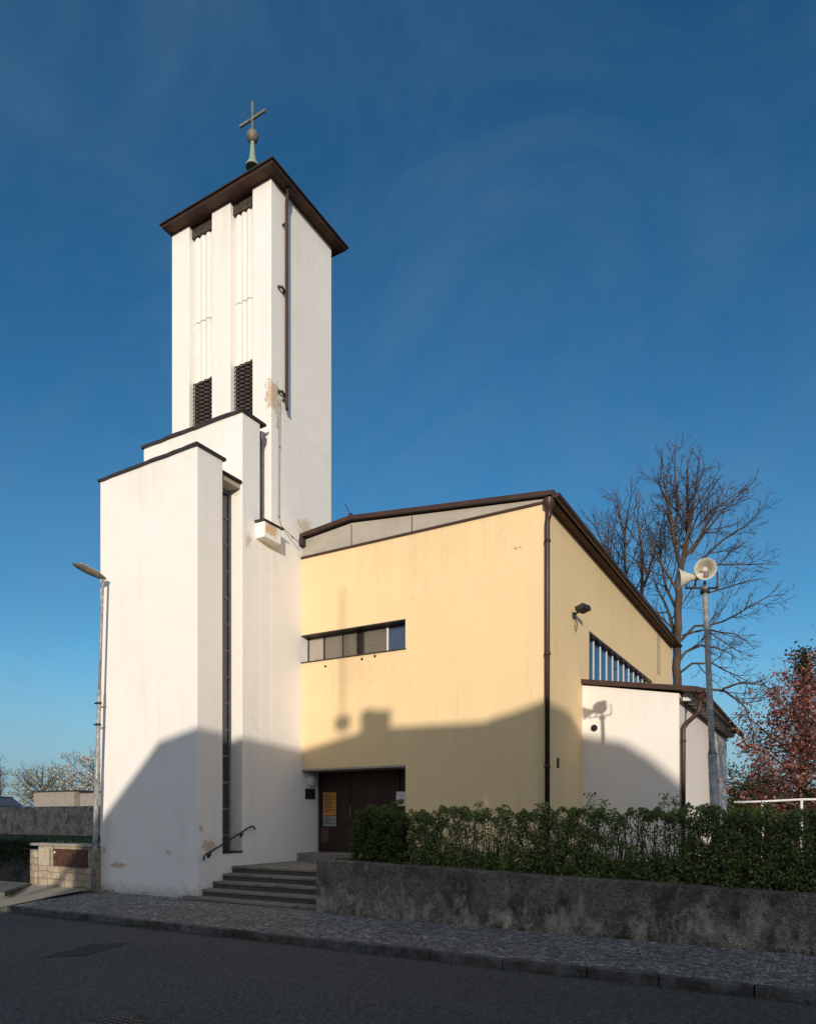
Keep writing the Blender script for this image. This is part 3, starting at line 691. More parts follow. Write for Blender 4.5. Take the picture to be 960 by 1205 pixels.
# ================================================================== STEPS
steps = thing('entrance_steps', (-10, 11.5, 0), 'worn grey stone steps rising between the white tower and the retaining wall', 'steps')
XS = -8.22
def step(y0, y1, z0, z1, last=False):
    tr = MB(); r = random.Random(int(y0*100))
    edge = [X0+.004 if y0 > 11.12 else X0-.25, -10.75+r.uniform(-.3,.3), -9.4+r.uniform(-.3,.3), XS]
    for i in range(3): tr.box(edge[i]+(.004 if i else 0), edge[i+1]-.004, y0-.02, y1+.05, z1-.055, z1+r.uniform(-.004,.004))
    o = tr.build('step', M_STEP, steps, bevel=.008)
    B(X0+.004 if y0 > 11.12 else X0-.2, XS, y0+.004, y1+.1, z0, z1-.06).build('riser', M_RISER, o)
step(10.93, 11.26, -.1, .03)
step(11.258, 11.56, -.1, .176)
step(11.558, 11.86, -.1, .327)
step(11.857, 12.16, -.1, .480)
step(12.153, 12.6, -.1, .630)
B(X0+.003, XS, 12.655, 14.49, -.1, .628).build('landing', M_STEP, steps)
B(X0+.003, XS, 14.482, 15.40, -.1, .825).build('landing', M_STEP, steps, bevel=.01)

# ================================================================== RETAINING WALL
def rwz(x): return .955 + (x+8.2)*(-.0275)
m = MB(); rng0 = random.Random(5); n = 40; vs = []
for i in range(n+1):
    x = XS + (14-XS)*i/n; zz = max(rwz(x), .60) + rng0.uniform(-.008,.008)
    y = 10.75 + rng0.uniform(-.01,.01)
    vs += [(x,y-.02,-.4),(x,y,zz-.02),(x,y+.03,zz),(x,11.05,zz),(x,11.05,-.4)]
fs = []
for i in range(n):
    for j in range(4): fs.append((i*5+j+0, (i+1)*5+j, (i+1)*5+j+1, i*5+j+1))
fs += [(4,3,2,1,0), tuple(n*5+j for j in range(5))]
m.add(vs, fs)
m.box(XS, XS+.28, 11.052, 14.45, -.3, .945)
tag(m.build('retaining_wall', M_RETAIN), 'low rough dark concrete wall under the hedge beside the cobbled pavement', 'wall')

# ================================================================== HEDGE AND SHRUBS
def hedge_pts(x0, x1, y0, y1, zb, zt, n, rng, thin=(.25,.6,.0)):
    out = []
    while len(out) < n:
        m_ = n*2
        x = rng.uniform(x0, x1, m_); y = rng.uniform(y0, y1, m_); t = rng.uniform(0, 1, m_)
        top = zt + .03*np.sin(x*3.1) + .03*np.sin(x*7.7+1) + .025*np.sin(x*17) + .03*np.sin(x*29+y*9)
        z = zb + (top-zb)*t
        cl = np.sin(x*11+z*6)*np.sin(z*13-x*5+1)+.6*np.sin(y*15+x*23)*np.sin(z*21+x*3)
        keep = rng.uniform(0, 1, m_) < np.clip(.6 + .6*cl, .05, 1)
        midz = (t > thin[0]) & (t < thin[1])
        keep &= ~(midz & (rng.uniform(0, 1, m_) < thin[2]*(0.55+.45*np.sin(x*2.3+.7))))
        for p in np.stack([x, y, z], 1)[keep]: out.append(p)
    return np.array(out[:n])
rng = np.random.default_rng(11)
hedge = thing('hedge', (-3, 11.3, .75), 'long dark green privet hedge growing on top of the retaining wall', 'hedge')
pts = np.concatenate([hedge_pts(-6.46, -1.7, 11.12, 11.52, .74, 1.88, 34000, rng, (.30, .84, .72)),
                      hedge_pts(-1.75, 3.2, 11.1, 11.75, .70, 1.87, 60000, rng, (.3,.8,.25)),
                      hedge_pts(-6.46, 3.2, 11.1, 11.7, .70, 1.18, 24000, rng)])
sprig = []
for (sx, sz) in ((-5.1,.14),(-3.95,.12),(-3.12,.24),(-2.95,.16),(-2.0,.22),(-1.85,.18),(-4.6,.1),(-.6,.1),(.3,.12)):
    for i in range(60): sprig.append((sx+rng.normal()*.035+(i/60)*-.12, 11.35+rng.normal()*.05, 1.84+sz*rng.uniform(0,1.25)))
pts = np.concatenate([pts, np.array(sprig)])
leaf_mesh('hedge_leaves', M_HEDGE, pts, .046, hedge, rng)
m = MB()
for i in range(210):
    x = rng.uniform(-6.4, 3); y = rng.uniform(11.2, 11.5); q = [(x, y, .68)]
    for j in range(4): q.append((q[-1][0]+rng.normal()*.05, q[-1][1]+rng.normal()*.04, q[-1][2]+.27))
    m.tube(q, [.011,.009,.008,.006,.004], 4, False)
m.build('hedge_stems', M_TWIG, hedge)
shrub = thing('shrub', (-7, 11.3, .9), 'dense rounded green shrub before the dark door at the hedge end', 'shrub')
p = hedge_pts(-7.72, -6.58, 11.05, 11.7, .93, 1.90, 22000, rng)
ex = (np.abs((p[:,0]+7.15)/.58))**3 + (np.clip((p[:,2]-1.3)/.62, -1, 1))**4
p = p[ex < 1.05]
tw = np.stack([-6.85+rng.normal(size=160)*.07, 11.4+rng.normal(size=160)*.06, 1.88+rng.uniform(0,.2,160)], 1)
leaf_mesh('shrub_leaves', M_SHRUB, np.concatenate([p, tw]), .04, shrub, rng)
m = MB()
for i in range(26):
    x = rng.uniform(-7.6,-6.7); m.tube([(x,11.35,.7),(x+rng.normal()*.06,11.35+rng.normal()*.1,1.3),(x+rng.normal()*.1,11.35+rng.normal()*.15,1.8)], [.012,.009,.004], 4, False)
m.build('shrub_stems', M_TWIG, shrub)
# weeds in the joints
wp = []
for (x0, x1, y, n, zz, h) in ((-14.9,-11.9,11.06,160,-.02,.05),(-11.95,-11.6,10.95,90,-.03,.09),(-8.3,6,10.70,900,-.05,.06),(-14.5,6,8.56,900,-.2,.05),(-17,-15.2,10.82,260,-.02,.12),(-15.0,-14.7,10.75,60,-.02,.07),(-8.2,-7.5,10.95,120,.95,.05)):
    xs_ = rng.uniform(x0, x1, n); ok = np.sin(xs_*4.1)+np.sin(xs_*1.7+2) > -.2
    for x in xs_[ok]: wp.append((x, y+rng.normal()*.015, zz+rng.uniform(0, h)))
w = leaf_mesh('weeds', M_WEED, np.array(wp), .045, None, rng, .0, .3); tag(w, 'sparse weeds growing in the joints along the wall and kerb', 'weeds', kind='stuff')

gp_ = []
for i in range(1500):
    x_ = rng.uniform(-14, 6); gp_.append((x_, 8.585-abs(rng.normal())*.045, -.204))
for i in range(260): gp_.append((rng.uniform(-11.5, 6), 10.70-abs(rng.normal())*.06, -.045))
tag(leaf_mesh('leaf_litter', leaf_mat('litter', [(.05,.035,.02),(.12,.085,.05),(.2,.16,.1)]), np.array(gp_), .022, None, rng, 2.0, .6), 'small dry leaves and grit gathered along the kerb', 'litter', kind='stuff')
# ================================================================== STREET LAMP
lamp = thing('street_lamp', (-14.86, 10.85, -.02), 'slim grey street lamp at the left corner of the white tower', 'street lamp')
def lp(z): t = z/7.35; return (-14.86+.335*t, 10.85, z)
MB().tube([lp(4.7), lp(7.33)], .033, 12).build('upper_pole', M_GALV, lamp)
MB().tube([lp(-.1), lp(2.6)], .056, 14).build('lower_pole', M_GALV, lamp)
MB().tube([lp(2.6), lp(2.68), lp(4.68), lp(4.76)], [.056,.046,.045,.034], 14).build('middle_pole', M_GALV, lamp)
for z in (3.9, 4.4):
    m = MB(); q = lp(z); m.lathe((q[0],q[1],z), (0,0,1), [(0,.045),(0,.06),(.05,.06),(.05,.045)], 10); m.tube([(q[0]-.05,q[1],z+.03),(q[0]-.13,q[1]-.02,z+.03)], .022, 6); m.build('bracket', M_IRON, lamp)
m = MB(); b0 = Vector((-14.525,10.92,7.345)); b1 = Vector((-14.57,10.10,7.47)); t = (b1-b0)
secs = [(0,.035,.035),(.08,.06,.05),(.2,.095,.07),(.5,.115,.075),(.8,.10,.06),(.95,.06,.035),(1.0,.02,.015)]; vs = []; nn = 14
ux = Vector((1,0,0)); uz = t.normalized().cross(ux).normalized()*-1
for f, a, b_ in secs:
    for k_ in range(nn):
        an = 2*math.pi*k_/nn; zz = math.sin(an)*b_; zz = zz if zz > 0 else zz*.8
        vs.append(b0 + t*f + ux*math.cos(an)*a + uz*zz)
fs = [(i*nn+k_, i*nn+(k_+1)%nn, (i+1)*nn+(k_+1)%nn, (i+1)*nn+k_) for i in range(len(secs)-1) for k_ in range(nn)] + [tuple(reversed(range(nn))), tuple((len(secs)-1)*nn+k_ for k_ in range(nn))]
m.add(vs, fs, True); head = m.build('lamp_head', simple('lamp_housing', (.17,.15,.125), .5, .0, .3), lamp)
m = MB(); m.obox(b0+t*.52-uz*.062, t, ux, uz, .22, .07, .01); m.build('lamp_lens', M_GREYPANEL, head)

# ================================================================== LOUDSPEAKER POLE
hp = thing('loudspeaker_pole', (-1.40, 11.66, .7), 'leaning grey metal pole behind the hedge carrying two cream horn loudspeakers', 'loudspeaker pole')
def pp_(z): t = (z-1.9)/(5.26-1.9); return (-1.40-.142*t, 11.66, z)
MB().tube([pp_(.6), pp_(2.7)], .066, 14).build('lower_pole', M_GALV, hp)
MB().tube([pp_(2.7), pp_(2.8), pp_(5.26)], [.066,.046,.040], 14).build('upper_pole', M_GALV, hp)
m = MB(); tp = Vector(pp_(5.24))
rv = Vector((math.cos(R(30.1)), math.sin(R(30.1)), 0)); fw = Vector((-rv.y, rv.x, 0))
m.lathe(tp-Vector((0,0,.08)), (0,0,1), [(0,.055),(0,.07),(.05,.07),(.05,.055)], 12)
m.tube([tp-rv*.30, tp+rv*.20], .016, 6)
m.tube([tp+rv*.19, tp+rv*.19+Vector((0,0,.24)), tp+rv*.15+fw*.05+Vector((0,0,.25))], .012, 6)
m.tube([tp-rv*.14, tp-rv*.14+Vector((0,0,.14)), tp-rv*.14+Vector((0,0,.2))], .012, 6)
m.tube([tp-rv*.28, tp-rv*.28+Vector((0,0,.1))], .012, 6); m.tube([tp, tp+Vector((0,0,.1))], .02, 6)
m.build('bracket', M_IRON, hp)
def horn(c, ax, lab):
    ax = Vector(ax).normalized(); c = Vector(c)           # c = mouth centre, ax = outwards
    prof = [(-.40,.02),(-.40,.055),(-.28,.06),(-.26,.05),(-.20,.065),(-.12,.10),(-.05,.145),(0,.182),(.008,.186),(.006,.178),(-.05,.138),(-.12,.094),(-.20,.055),(-.22,.0)]
    prof = [(d*.9, r*.87) for d, r in prof]
    h = MB()._lathe(c, ax, prof, 28, True).build('horn', M_CREAM, hp); h['label'] = lab
    MB()._lathe(c, ax, [(-.19,.02),(-.12,.043),(-.065,.047),(-.045,.04),(-.045,0)], 16, True).build('phase_plug', M_CREAM, h)
    MB()._lathe(c, ax, [(-.42,.0),(-.42,.065),(-.35,.07),(-.345,0)], 16, True).build('driver', M_GREYMET, h)
hc = Vector((-1.511, 11.50, 5.476))
horn(hc, (.30, -1.0, -.10), 'horn whose mouth faces the street')
horn(Vector((-1.88, 11.45, 5.37)), -rv*1.0 + fw*.16 + Vector((0,0,-.10)), 'horn pointing left along the church')

# ================================================================== TREES
def px2w(x, y, Y):
    u = (x-480)/840; v = (962-y)/840; c_, s_ = math.cos(R(30.1)), math.sin(R(30.1))
    d = Vector((u*c_-s_, u*s_+c_, v)); t_ = Y/d.y
    return Vector((d.x*t_, Y, 1.75+d.z*t_))
def bare_tree(name, label, Y, limbs, seed, cfg, group=None, base=.8):
    rg = np.random.default_rng(seed); 
    b0 = px2w(*limbs[0][0][0], Y); root = thing(name, (b0.x, Y, base), label, 'tree', group)
    big, small = MB(), MB(); tips = []
    for pl_, r0, r1, dep, st in limbs:
        n_ = len(pl_); P = [px2w(x, y, Y) for x, y in pl_]
        P = [p + Vector((0, dep*(i/(n_-1)), 0)) for i, p in enumerate(P)]
        # resample with wobble
        Q = [P[0]]
        for i in range(n_-1):
            L = (P[i+1]-P[i]).length; k_ = max(1, int(L/.5))
            for j in range(1, k_+1):
                q = P[i].lerp(P[i+1], j/k_)
                if j < k_: q += Vector((rg.normal(), rg.normal(), rg.normal()))*min(.05, .6*r1+.02)
                Q.append(q)
        c2 = dict(cfg); c2['start'] = st
        branch_children(big, small, Q, r0, r1, 0, rg, tips, c2)
    big.build('trunk', M_BARK, root); small.build('crown', M_TWIG, root)
    return root, tips
CF = dict(levels=4, minlen=.3, start=.3, ratio=.62, angle=(26, 55), rmin=.008, seg=.3, wob=.10, up=.085, space=(.40,.30,.25,.2), rbig=.05, maxlen=3.6)
limbs = [
 ([(798,975),(797,850),(797,800),(798,740),(799,700),(801,668)], .23, .14, 0, 2.0),
 ([(801,668),(795,640),(790,600),(786,570),(787,545)], .10, .012, -1.5, .15),
 ([(801,668),(807,640),(808,600),(806,565),(806,533)], .115, .012, .6, .15),
 ([(806,655),(815,640),(834,605),(848,580),(858,552)], .07, .012, 1.0, .15),
 ([(812,652),(830,630),(857,601),(878,585),(893,575)], .055, .012, -1.0, .2),
 ([(803,690),(820,670),(845,661),(880,659),(915,657)], .055, .012, .8, .2),
 ([(800,755),(818,738),(851,734),(881,719),(905,707),(926,706)], .065, .012, -.8, .25),
 ([(803,748),(830,738),(862,741),(885,757)], .055, .012, 1.2, .3),
 ([(800,792),(815,782),(840,783),(868,798),(890,810)], .055, .012, -.8, .25),
 ([(800,815),(818,809),(850,811),(875,830),(885,860),(883,882)], .07, .012, 1.0, .3),
 ([(850,811),(870,803),(895,804),(912,812)], .05, .012, .5, .3),
 ([(798,760),(785,720),(770,690),(760,665)], .10, .012, 1.5, .2),
 ([(797,780),(805,765),(822,755),(850,760),(870,770)], .07, .012, 1.5, .2),
 ([(803,655),(814,620),(822,585),(829,545)], .075, .01, -1.2, .2),
 ([(790,605),(777,575),(769,548)], .05, .01, .8, .2),
 ([(807,600),(819,568),(826,538)], .05, .01, 1.0, .2),
 ([(793,640),(799,600),(797,560),(800,536)], .06, .01, -1.0, .2),
 ([(836,602),(858,582),(878,560)], .045, .01, .8, .2),
 ([(818,668),(850,640),(880,625),(903,603)], .06, .01, -1.0, .2),
 ([(799,700),(780,668),(768,640),(762,610)], .06, .01, -1.0, .2),
 ([(826,700),(850,690),(878,678),(900,672)], .045, .01, 1.0, .2),
 ([(797,720),(782,690),(772,650),(770,610),(775,580)], .07, .012, 1.8, .2)]
bare_tree('bare_tree', 'large leafless tree rising behind the white annex with wide spreading branches', 32., limbs, 5, CF, 'bare trees behind the church')
limbs2 = [
 ([(748,960),(750,800),(752,720)], .22, .15, 0, 2.0),
 ([(752,745),(745,715),(735,680),(733,640),(736,600),(742,560)], .11, .012, .5, .2),
 ([(752,720),(756,700),(757,656),(753,615),(756,585)], .10, .012, -.8, .2),
 ([(745,715),(722,672),(712,640),(708,600)], .10, .012, 1.0, .2),
 ([(735,680),(715,650),(700,620),(688,607)], .08, .012, -.8, .2),
 ([(757,690),(768,650),(775,620)], .08, .012, .5, .2),
 ([(736,640),(726,600),(720,575)], .07, .012, .7, .2)]
bare_tree('bare_tree', 'smaller leafless tree half hidden behind the nave roof', 38., limbs2, 9, dict(CF, space=(.5,.36,.3,.25), maxlen=3.0), 'bare trees behind the church')

def leafy(name, label, base, height, radii, mat, nleaf, lsize, seed, trunk_r=.12, clumps=60, crown_z=.55, group=None, cat='tree', shape=None, branches=True):
    rg = np.random.default_rng(seed); bx, by, bz = base
    root = thing(name, base, label, cat, group)
    m = MB(); ctr = np.array([bx, by, bz+height*crown_z]); rad = np.array(radii)
    d = rg.normal(size=(clumps, 3)); d /= np.linalg.norm(d, axis=1)[:, None]
    cl = ctr + d*rad*(rg.uniform(.25, 1, clumps)**.6)[:, None]
    if shape == 'cone':
        t = rg.uniform(0, 1, clumps)**.8; a = rg.uniform(0, 6.28, clumps); rr = (1-t)*rad[0]*rg.uniform(.5, 1, clumps)
        cl = np.stack([bx+np.cos(a)*rr, by+np.sin(a)*rr, bz+height*(.06+.94*t)], 1)
    top = Vector((bx, by, bz+height*(.95 if shape == 'cone' else .7)))
    m.tube([(bx,by,bz-.1),(bx+.04,by,bz+height*.3),tuple(top)], [trunk_r, trunk_r*.75, trunk_r*.2], 8, False)
    for c_ in cl:
        s0 = Vector((bx, by, min(bz+height*.65, max(bz+height*.15, c_[2]-abs(c_[0]-bx)*.8-.4))))
        e0 = Vector(c_); md = s0.lerp(e0, .5)+Vector((0,0,.12*(e0-s0).length))
        m.tube([s0, md, e0], [trunk_r*.32, trunk_r*.2, .008], 4, False)
    m.build('trunk', M_BARK, root)
    per = nleaf//clumps; P = []
    for c_ in cl:
        s_ = rg.uniform(.5, 1.1)*np.mean(rad)*.24
        P.append(c_ + rg.normal(size=(per, 3))*s_*np.array([1,1,.75]))
    leaf_mesh('crown', mat, np.concatenate(P), lsize, root, rg)
    return root
def grown(name, label, base, height, spread, mat, lsize, per, spreadleaf, seed, r0=.12, group=None, cat='tree', nl=7, low=.16):
    rg = np.random.default_rng(seed); bx, by, bz = base; root = thing(name, base, label, cat, group)
    big, small = MB(), MB(); tips = []
    cf = dict(levels=3, minlen=.22, start=.2, ratio=.6, angle=(30, 62), rmin=.006, seg=.25, wob=.12, up=.05, space=(.34,.27,.22), rbig=.03, maxlen=spread)
    big.tube([(bx,by,bz-.1),(bx+.03,by,bz+height*.4),(bx,by+.04,bz+height*.7)], [r0, r0*.7, r0*.4], 10, False)
    for i in range(nl*3):
        f = low + (.62-low)*(i/(nl*3-1)); a = i*2.4+rg.uniform(-.3,.3)
        L = spread*(1.0 if f < .45 else 1.0-(f-.45)*1.6)*rg.uniform(.8, 1.05)
        rise = (.25+1.5*f)*L*.75
        P = []
        for j in range(6):
            t = j/5; P.append(Vector((bx+math.cos(a)*L*t**.85*(1-.25*f), by+math.sin(a)*L*t**.85*(1-.25*f), bz+height*f+rise*t**1.25)) + Vector(rg.normal(size=3))*.05*t)
        branch_children(big, small, P, r0*.42*(1-f*.5), .008, 0, rg, tips, cf)
    P = [Vector((bx, by+.04, bz+height*.65+height*.34*j/5)) + Vector(rg.normal(size=3))*.04 for j in range(6)]
    branch_children(big, small, P, r0*.4, .008, 0, rg, tips, cf)
    big.build('trunk', M_BARK, root); small.build('twigs', M_TWIG, root)
    T = np.array([tuple(p) for p in tips]); T = np.repeat(T, per, 0) + rg.normal(size=(len(T)*per, 3))*spreadleaf
    T = T[rg.uniform(size=len(T)) < .55+.45*np.sin(T[:,0]*5.1)*np.sin(T[:,2]*4.3+T[:,1]*3)]
    leaf_mesh('crown', mat, T, lsize, root, rg)
    return root
grown('red_leaved_tree', 'broad tree with reddish brown spring leaves behind the white railing', (.06, 22.5, .75), 6.1, 2.35, M_REDLEAF, .092, 17, .13, 21, .13, None, 'tree', 10, .12)
leafy('conifer', 'dark pointed conifer showing its tip above the red leaved tree', (-.62, 32, .8), 7.55, (.34, .34, 2.2), M_CONIF, 2600, .16, 22, .14, 150, .5, shape='cone')
leafy('shrub', 'yellow green bush beyond the railing beside the annex', (-2.35, 29.5, .8), 2.5, (.9, .8, 1.1), M_YGREEN, 4500, .11, 23, .05, 30, .5, 'bushes behind the railing', 'bush')
leafy('shrub', 'dark green bush at the far end of the annex wall', (-2.7, 34.5, .8), 4.0, (1.3, 1, 1.7), M_DGREEN, 3800, .12, 24, .06, 40, .5, 'bushes behind the railing', 'bush')
leafy('shrub', 'olive bush under the red leaved tree', (-1.4, 30.5, .8), 1.9, (1.1, .9, .9), M_DGREEN, 2600, .12, 25, .05, 30, .5, 'bushes behind the railing', 'bush')
leafy('shrub', 'pale grey green bush behind the dark bush and the olive bush', (-2.4, 38, .8), 3.6, (1.8, 1, 1.5), leaf_mat('grey_green_leaves', [(.10,.10,.07),(.20,.19,.14),(.12,.13,.07)]), 1500, .11, 26, .06, 45, .55, 'bushes behind the railing', 'bush')
# distant tree belt closing the view behind the church
far = leafy('far_tree', 'distant dark tree mass low behind the railing', (2.0, 60, .8), 4.2, (5.5, 2, 2.0), M_DGREEN, 5000, .25, 27, .2, 60, .5)

# white railing
rl = thing('railing', (-.6, 19, .75), 'low white metal railing in front of the red leaved tree', 'railing')
m = MB(); m.tube([(-1.85,19,2.115),(-1.23,19,2.125),(-.41,19,2.165),(1.4,19,2.15)], .028, 8); m.build('rail', M_WHITEPAINT, rl)
for x in (-1.23, -.41, .9): MB().tube([(x,19,.6),(x,19,2.14)], .03, 8).build('post', M_WHITEPAINT, rl)

# ================================================================== LEFT EDGE: cabinet, walls, shed, car, spring trees
cab = thing('utility_wall', (-16.2, 11.1, 0), 'short stone wall with a white meter box and a brown metal door left of the street lamp', 'utility wall')
m = MB(); m.box(-17.12, -14.97, 10.92, 11.25, -.15, 1.03); m.box(-17.42, -17.125, 10.88, 11.25, -.15, .93); m.build('stone_wall', M_CABST, cab, bevel=.015)
m = MB(); m.box(-17.40, -14.96, 10.86, 11.30, 1.032, 1.10); m.build('cap', simple('cap_stone', (.32,.29,.25), .9), cab, bevel=.012)
mbx = B(-17.05, -16.62, 10.87, 10.918, .54, .99).build('meter_box', M_GREYPANEL, cab, bevel=.01)
m = MB(); m.box(-16.80,-16.74,10.862,10.869,.86,.92); m.box(-16.80,-16.74,10.862,10.869,.74,.80); m.build('meter_dial', M_PAPER_O, mbx)
dr = B(-16.46, -15.17, 10.885, 10.918, .54, .97).build('metal_door', M_RUST, cab)
m = MB(); m.box(-16.42,-16.37,10.878,10.884,.86,.91); m.build('door_latch', M_WHITEPAINT, dr)
B(-16.60, -16.48, 10.905, 10.919, -.1, 1.03).build('brick_pier', M_CABST, cab)
tag(B(-60, -17.44, 10.95, 11.22, -.3, .93).build('garden_wall', M_DARKSTONE), 'dark stone garden wall overgrown with ivy left of the utility wall', 'wall')
rng = np.random.default_rng(31)
n = 9000; iv = np.stack([rng.uniform(-30,-15.4,n), 11.4+np.abs(rng.normal(size=n))*.5, .93+np.abs(rng.normal(size=n))*.09], 1)
iv2 = np.stack([rng.uniform(-30,-17.5,4000), 10.93-np.abs(rng.normal(size=4000))*.03, .95-np.abs(rng.normal(size=4000))*.2], 1)
tag(leaf_mesh('ivy', M_IVY, np.concatenate([iv, iv2]), .07, None, rng), 'dark ivy covering the top of the garden wall', 'ivy', kind='stuff')
m = MB(); m.obox((-16.75,10.15,.0), (-.68,.74,0), (.74,.68,0), (0,0,1), 1.05, .05, .055); struct(m.build('driveway_kerb', M_KERB))
tag(B(-90, -26.0, 20, 20.25, .3, 2.24).build('pebble_wall', M_PEBBLE), 'long brownish pebble dashed wall behind the garden', 'wall')
m = MB(); m.box(-48, -40.2, 28, 34, .9, 3.36); m.box(-40.2, -34.0, 28.5, 34, .9, 3.26)
shed = thing('shed', (-41, 30, 1.4), 'low flat roofed grey block building behind the pebble wall', 'shed')
m2 = MB(); m2.box(-44.4, -40.2, 28, 34, .9, 3.36); m2.box(-40.2, -34.0, 28.4, 34, .9, 3.26); m2.build('wall', simple('shed_block', (.30,.27,.235), .9, 0, .15, 3), shed)
m2 = MB(); m2.box(-44.5,-40.15,27.92,34.1,3.362,3.44); m2.box(-40.145,-33.9,28.3,34.1,3.262,3.33); m2.build('roof', M_COPING, shed)
# parked car: only its upper half shows over the pebble wall
car = thing('parked_car', (-40.3, 23.5, 1.45), 'dark parked car whose roof and windows show above the pebble wall', 'car')
bm_ = MB(); cx0, cy0, cz0 = -40.6, 23.5, 1.45
side = [(-2.1,.25),(2.1,.25),(2.15,.6),(1.95,.85),(1.0,.95),(-1.2,.98),(-2.0,.92),(-2.15,.55)]
bm_.prism([(cx0+a, cy0-.85, cz0+b_) for a, b_ in side], (0,1.7,0))
M_CAR = simple('car_paint', (.03,.035,.045), .25, .2, .1, 3, .0)
body = bm_.build('body', M_CAR, car, bevel=.05)
bm_ = MB(); v_ = [(-1.7,.96),(1.05,.95),(.35,1.44),(-1.1,1.46)]
for yy, in_ in ((-.82,0),): pass
low = [(cx0-1.7,cy0-.8,cz0+.955),(cx0+1.05,cy0-.8,cz0+.955),(cx0+1.05,cy0+.8,cz0+.955),(cx0-1.7,cy0+.8,cz0+.955)]
hi = [(cx0-1.1,cy0-.62,cz0+1.42),(cx0+.35,cy0-.62,cz0+1.42),(cx0+.35,cy0+.62,cz0+1.42),(cx0-1.1,cy0+.62,cz0+1.42)]
bm_.add(low+hi, [(0,1,5,4),(1,2,6,5),(2,3,7,6),(3,0,4,7),(4,5,6,7)]); bm_.build('window', glass('car_glass', (.08,.10,.12), .05, 0), car)
B(cx0-1.15, cx0+.4, cy0-.66, cy0+.66, cz0+1.422, cz0+1.47).build('roof', M_CAR, car, bevel=.03)
for a in (-1.35, 1.35):
    for s_ in (-.86, .70):
        MB()._lathe(Vector((cx0+a, cy0+s_, cz0+.32)), Vector((0,1,0)), [(0,0),(0,.2),(.02,.32),(.14,.32),(.16,.2),(.16,0)], 18, True).build('wheel', M_IRON, car)
grown('spring_tree', 'tree with pale yellow spring blossom behind the shed', (-56, 36, 1.5), 4.7, 3.0, M_YBLOSS, .14, 3, .11, 41, .14, 'spring trees beyond the pebble wall')
grown('blossom_tree', 'tree full of white blossom showing just left of the street lamp', (-46.2, 34, 1.5), 5.4, 2.9, M_BLOSSOM, .13, 4, .10, 42, .14, 'spring trees beyond the pebble wall')
leafy('spring_tree', 'small pale tree between the yellow blossom and the white blossom', (-55.5, 40, 1.5), 4.2, (1.6, 1.2, 1.6), M_YBLOSS, 420, .14, 43, .09, 40, .6, 'spring trees beyond the pebble wall')
leafy('poplar', 'narrow bare poplar at the left edge of the picture', (-77.5, 45, 1.5), 7.2, (1.2, .7, 3.6), leaf_mat('poplar_buds', [(.13,.11,.08),(.2,.17,.12)]), 900, .14, 44, .13, 70, .52)

# ================================================================== HOUSES ACROSS THE STREET (behind the camera; they shade the road and church)
def house(name, label, prof, y0, depth, wallm, roofm, door_x, wins, chim=None, overhang=.25, over_r=.25):
    root = thing(name, (sum(p[0] for p in prof)/len(prof), y0, -.1), label, 'house', 'houses across the street')
    ext = (SUN_K*depth, -depth, 0)
    x0, x1 = prof[0][0]+overhang, prof[-1][0]-over_r
    zl, zr = prof[0][1], prof[-1][1]
    poly = [(x0, y0-.12, -.3), (x1, y0-.12, -.3), (x1, y0-.12, zr-.02)] + [(a, y0-.12, b_-.14) for a, b_ in reversed(prof[1:-1])] + [(x0, y0-.12, zl-.02)]
    w_ = MB().prism(list(reversed(poly)), (SUN_K*(depth-.3), -(depth-.3), 0)).build('wall', wallm, root)
    up = [(a, y0, b_) for a, b_ in prof]; dn = [(a, y0, b_-.12) for a, b_ in prof]
    n_ = len(prof); vs = up+dn+[tuple(Vector(q)+Vector(ext)) for q in up+dn]
    fs = []
    for i in range(n_-1):
        fs += [(i,i+1,2*n_+i+1,2*n_+i), (n_+i,3*n_+i,3*n_+i+1,n_+i+1), (i,n_+i,n_+i+1,i+1), (2*n_+i,2*n_+i+1,3*n_+i+1,3*n_+i)]
    fs += [(0,2*n_,3*n_,n_), (n_-1,2*n_-1,4*n_-1,3*n_-1)]
    rf = MB().add(vs, fs).build('roof', roofm, root)
    for (wx, wz) in wins:
        f_ = B(wx-.55, wx+.55, y0-.118, y0-.05, wz, wz+1.4).build('window', M_WHITEPAINT, root)
        B(wx-.47, wx-.02, y0-.048, y0-.04, wz+.08, wz+1.32).build('pane', M_GLASS, f_); B(wx+.02, wx+.47, y0-.048, y0-.04, wz+.08, wz+1.32).build('pane', M_GLASS, f_)
    d_ = B(door_x-.5, door_x+.5, y0-.118, y0-.06, -.1, 2.05).build('door', M_RUST, root)
    if chim:
        for (a, b_, z0, z1, dd) in chim:
            m_ = MB().prism([(a,y0-1,z0),(b_,y0-1,z0),(b_,y0-1,z1),(a,y0-1,z1)][::-1], (dd*SUN_K,-dd,0)); m_.box(a+(b_-a)*.38, a+(b_-a)*.62, y0-1.5, y0-1.2, z1, z1+.1); m_.build('chimney', simple('chimney_brick', (.25,.12,.08), .9), rf)
    return root
M_HW1 = simple('house_render', (.42,.36,.28), .9, 0, .1); M_HW2 = simple('house_render_grey', (.40,.38,.35), .9, 0, .1); M_TILE = simple('roof_tile', (.20,.075,.045), .85, 0, .3, 8, .4, 12)
ch = 1*SUN_T*math.hypot(1,SUN_K)   # the chimney stands a metre further back: same line of light
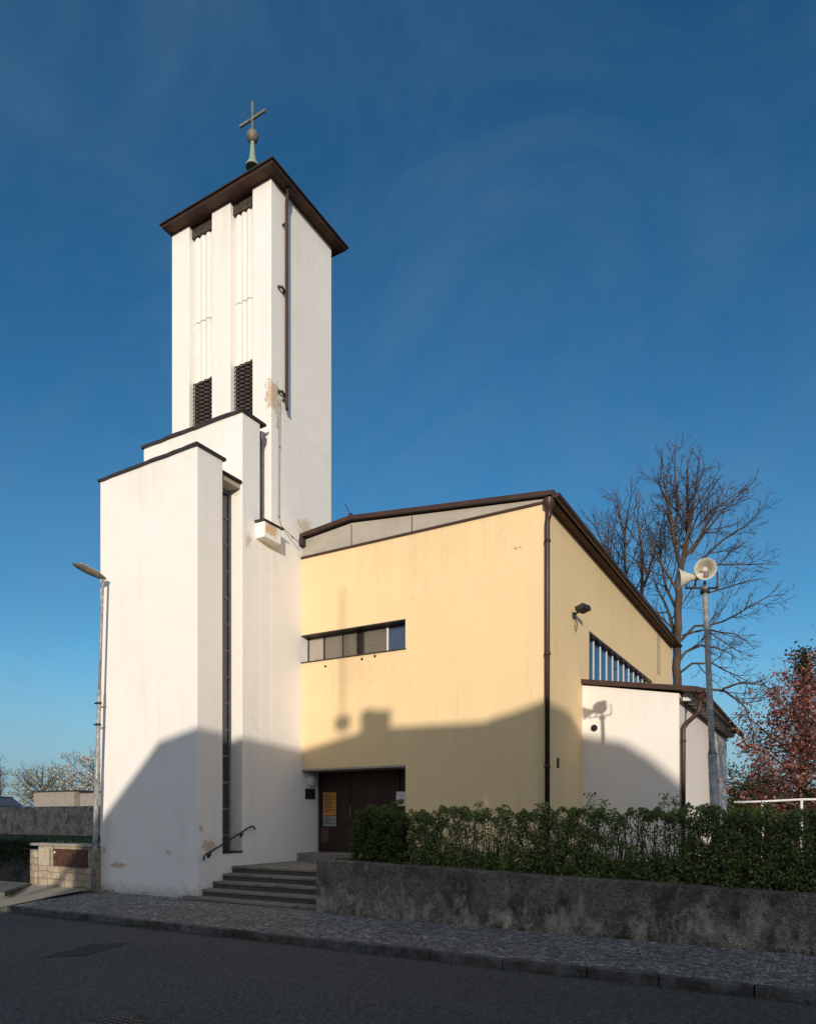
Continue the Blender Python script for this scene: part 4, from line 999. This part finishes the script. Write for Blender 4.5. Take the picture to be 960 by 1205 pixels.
house_a = house('house', 'long rendered house with a tiled roof and a chimney across the street', [(-2.40,5.18),(-1.30,6.26),(-.04,7.37),(.51,7.87),(1.73,8.12),(3.19,8.45),(5.45,8.90),(6.36,8.97),(8.44,8.94),(8.9,8.94)], -14, 9, M_HW1, M_TILE, 2.5, [(-1.5,1.0),(.4,1.0),(4.6,1.0),(6.8,1.0),(1.2,4.2),(3.6,4.2),(6.0,4.2)], [(5.47+.535,6.35+.535,8.6,9.40+ch,.7)], .03, .0)
MB().prism([(-3.30,-14,4.19),(-2.36,-14,5.10),(-2.36,-14,5.22),(-3.30,-14,4.31)], (SUN_K*.8,-.8,0)).build('shadow_canopy', M_TILE, house_a)  # added unseen slab, kept shallow so sun passes under it to the driveway
house('house', 'gabled grey rendered house standing beside the long house', [(8.92,8.99),(9.42,9.09),(10.12,9.28),(11.14,9.57),(11.65,9.33),(12.73,9.08),(13.35,8.66),(13.95,8.12),(17.5,4.9)], -14, 9, M_HW2, M_TILE, 12.8, [(9.8,1.0),(11.2,1.0),(14.6,1.0),(10.4,4.4),(12.4,4.4),(15.2,4.0)], None, .01)
house('house', 'low cream house left of the long house with a plain roof', [(-24,6.4),(-22,8.35),(-8,8.4),(-3.98,8.2)], -14, 9, M_HW1, M_TILE, -12, [(-18,1.0),(-15,1.0),(-9,1.0),(-6.5,1.0),(-17,4.2),(-10,4.2)], None, .15, .01)
mast = thing('antenna_mast', (4.93+.535, -15, 8.7), 'thin antenna mast on the roof of the long house', 'antenna')
MB().tube([(5.465,-15,8.7),(5.465,-15,12.6+ch)], .03, 8).build('pole', M_GALV, mast)
MB()._lathe(Vector((5.465,-15,9.12+ch-.16)), Vector((0,0,1)), [(0,.02),(.04,.2),(.2,.22),(.36,.2),(.40,.02)], 14, True).build('antenna_drum', M_GREYMET, mast)

# manhole cover half cut by the lower edge of the picture
mh = thing('manhole_cover', (-5.75, 4.42, -.21), 'round iron manhole cover set in the asphalt', 'manhole cover')
m = MB(); m._lathe(Vector((-5.75,4.42,-.21)), Vector((0,0,1)), [(0,.36),(.008,.36),(.008,.31),(.004,.31),(.004,0)], 32, False); m.build('frame', M_KERB, mh)
m = MB()
for i in range(-4,5):
    for j in range(-4,5):
        if i*i+j*j < 17: m.box(-5.75+i*.065-.022, -5.75+i*.065+.022, 4.42+j*.065-.022, 4.42+j*.065+.022, -.207, -.198)
m.build('lid', M_IRON, mh)
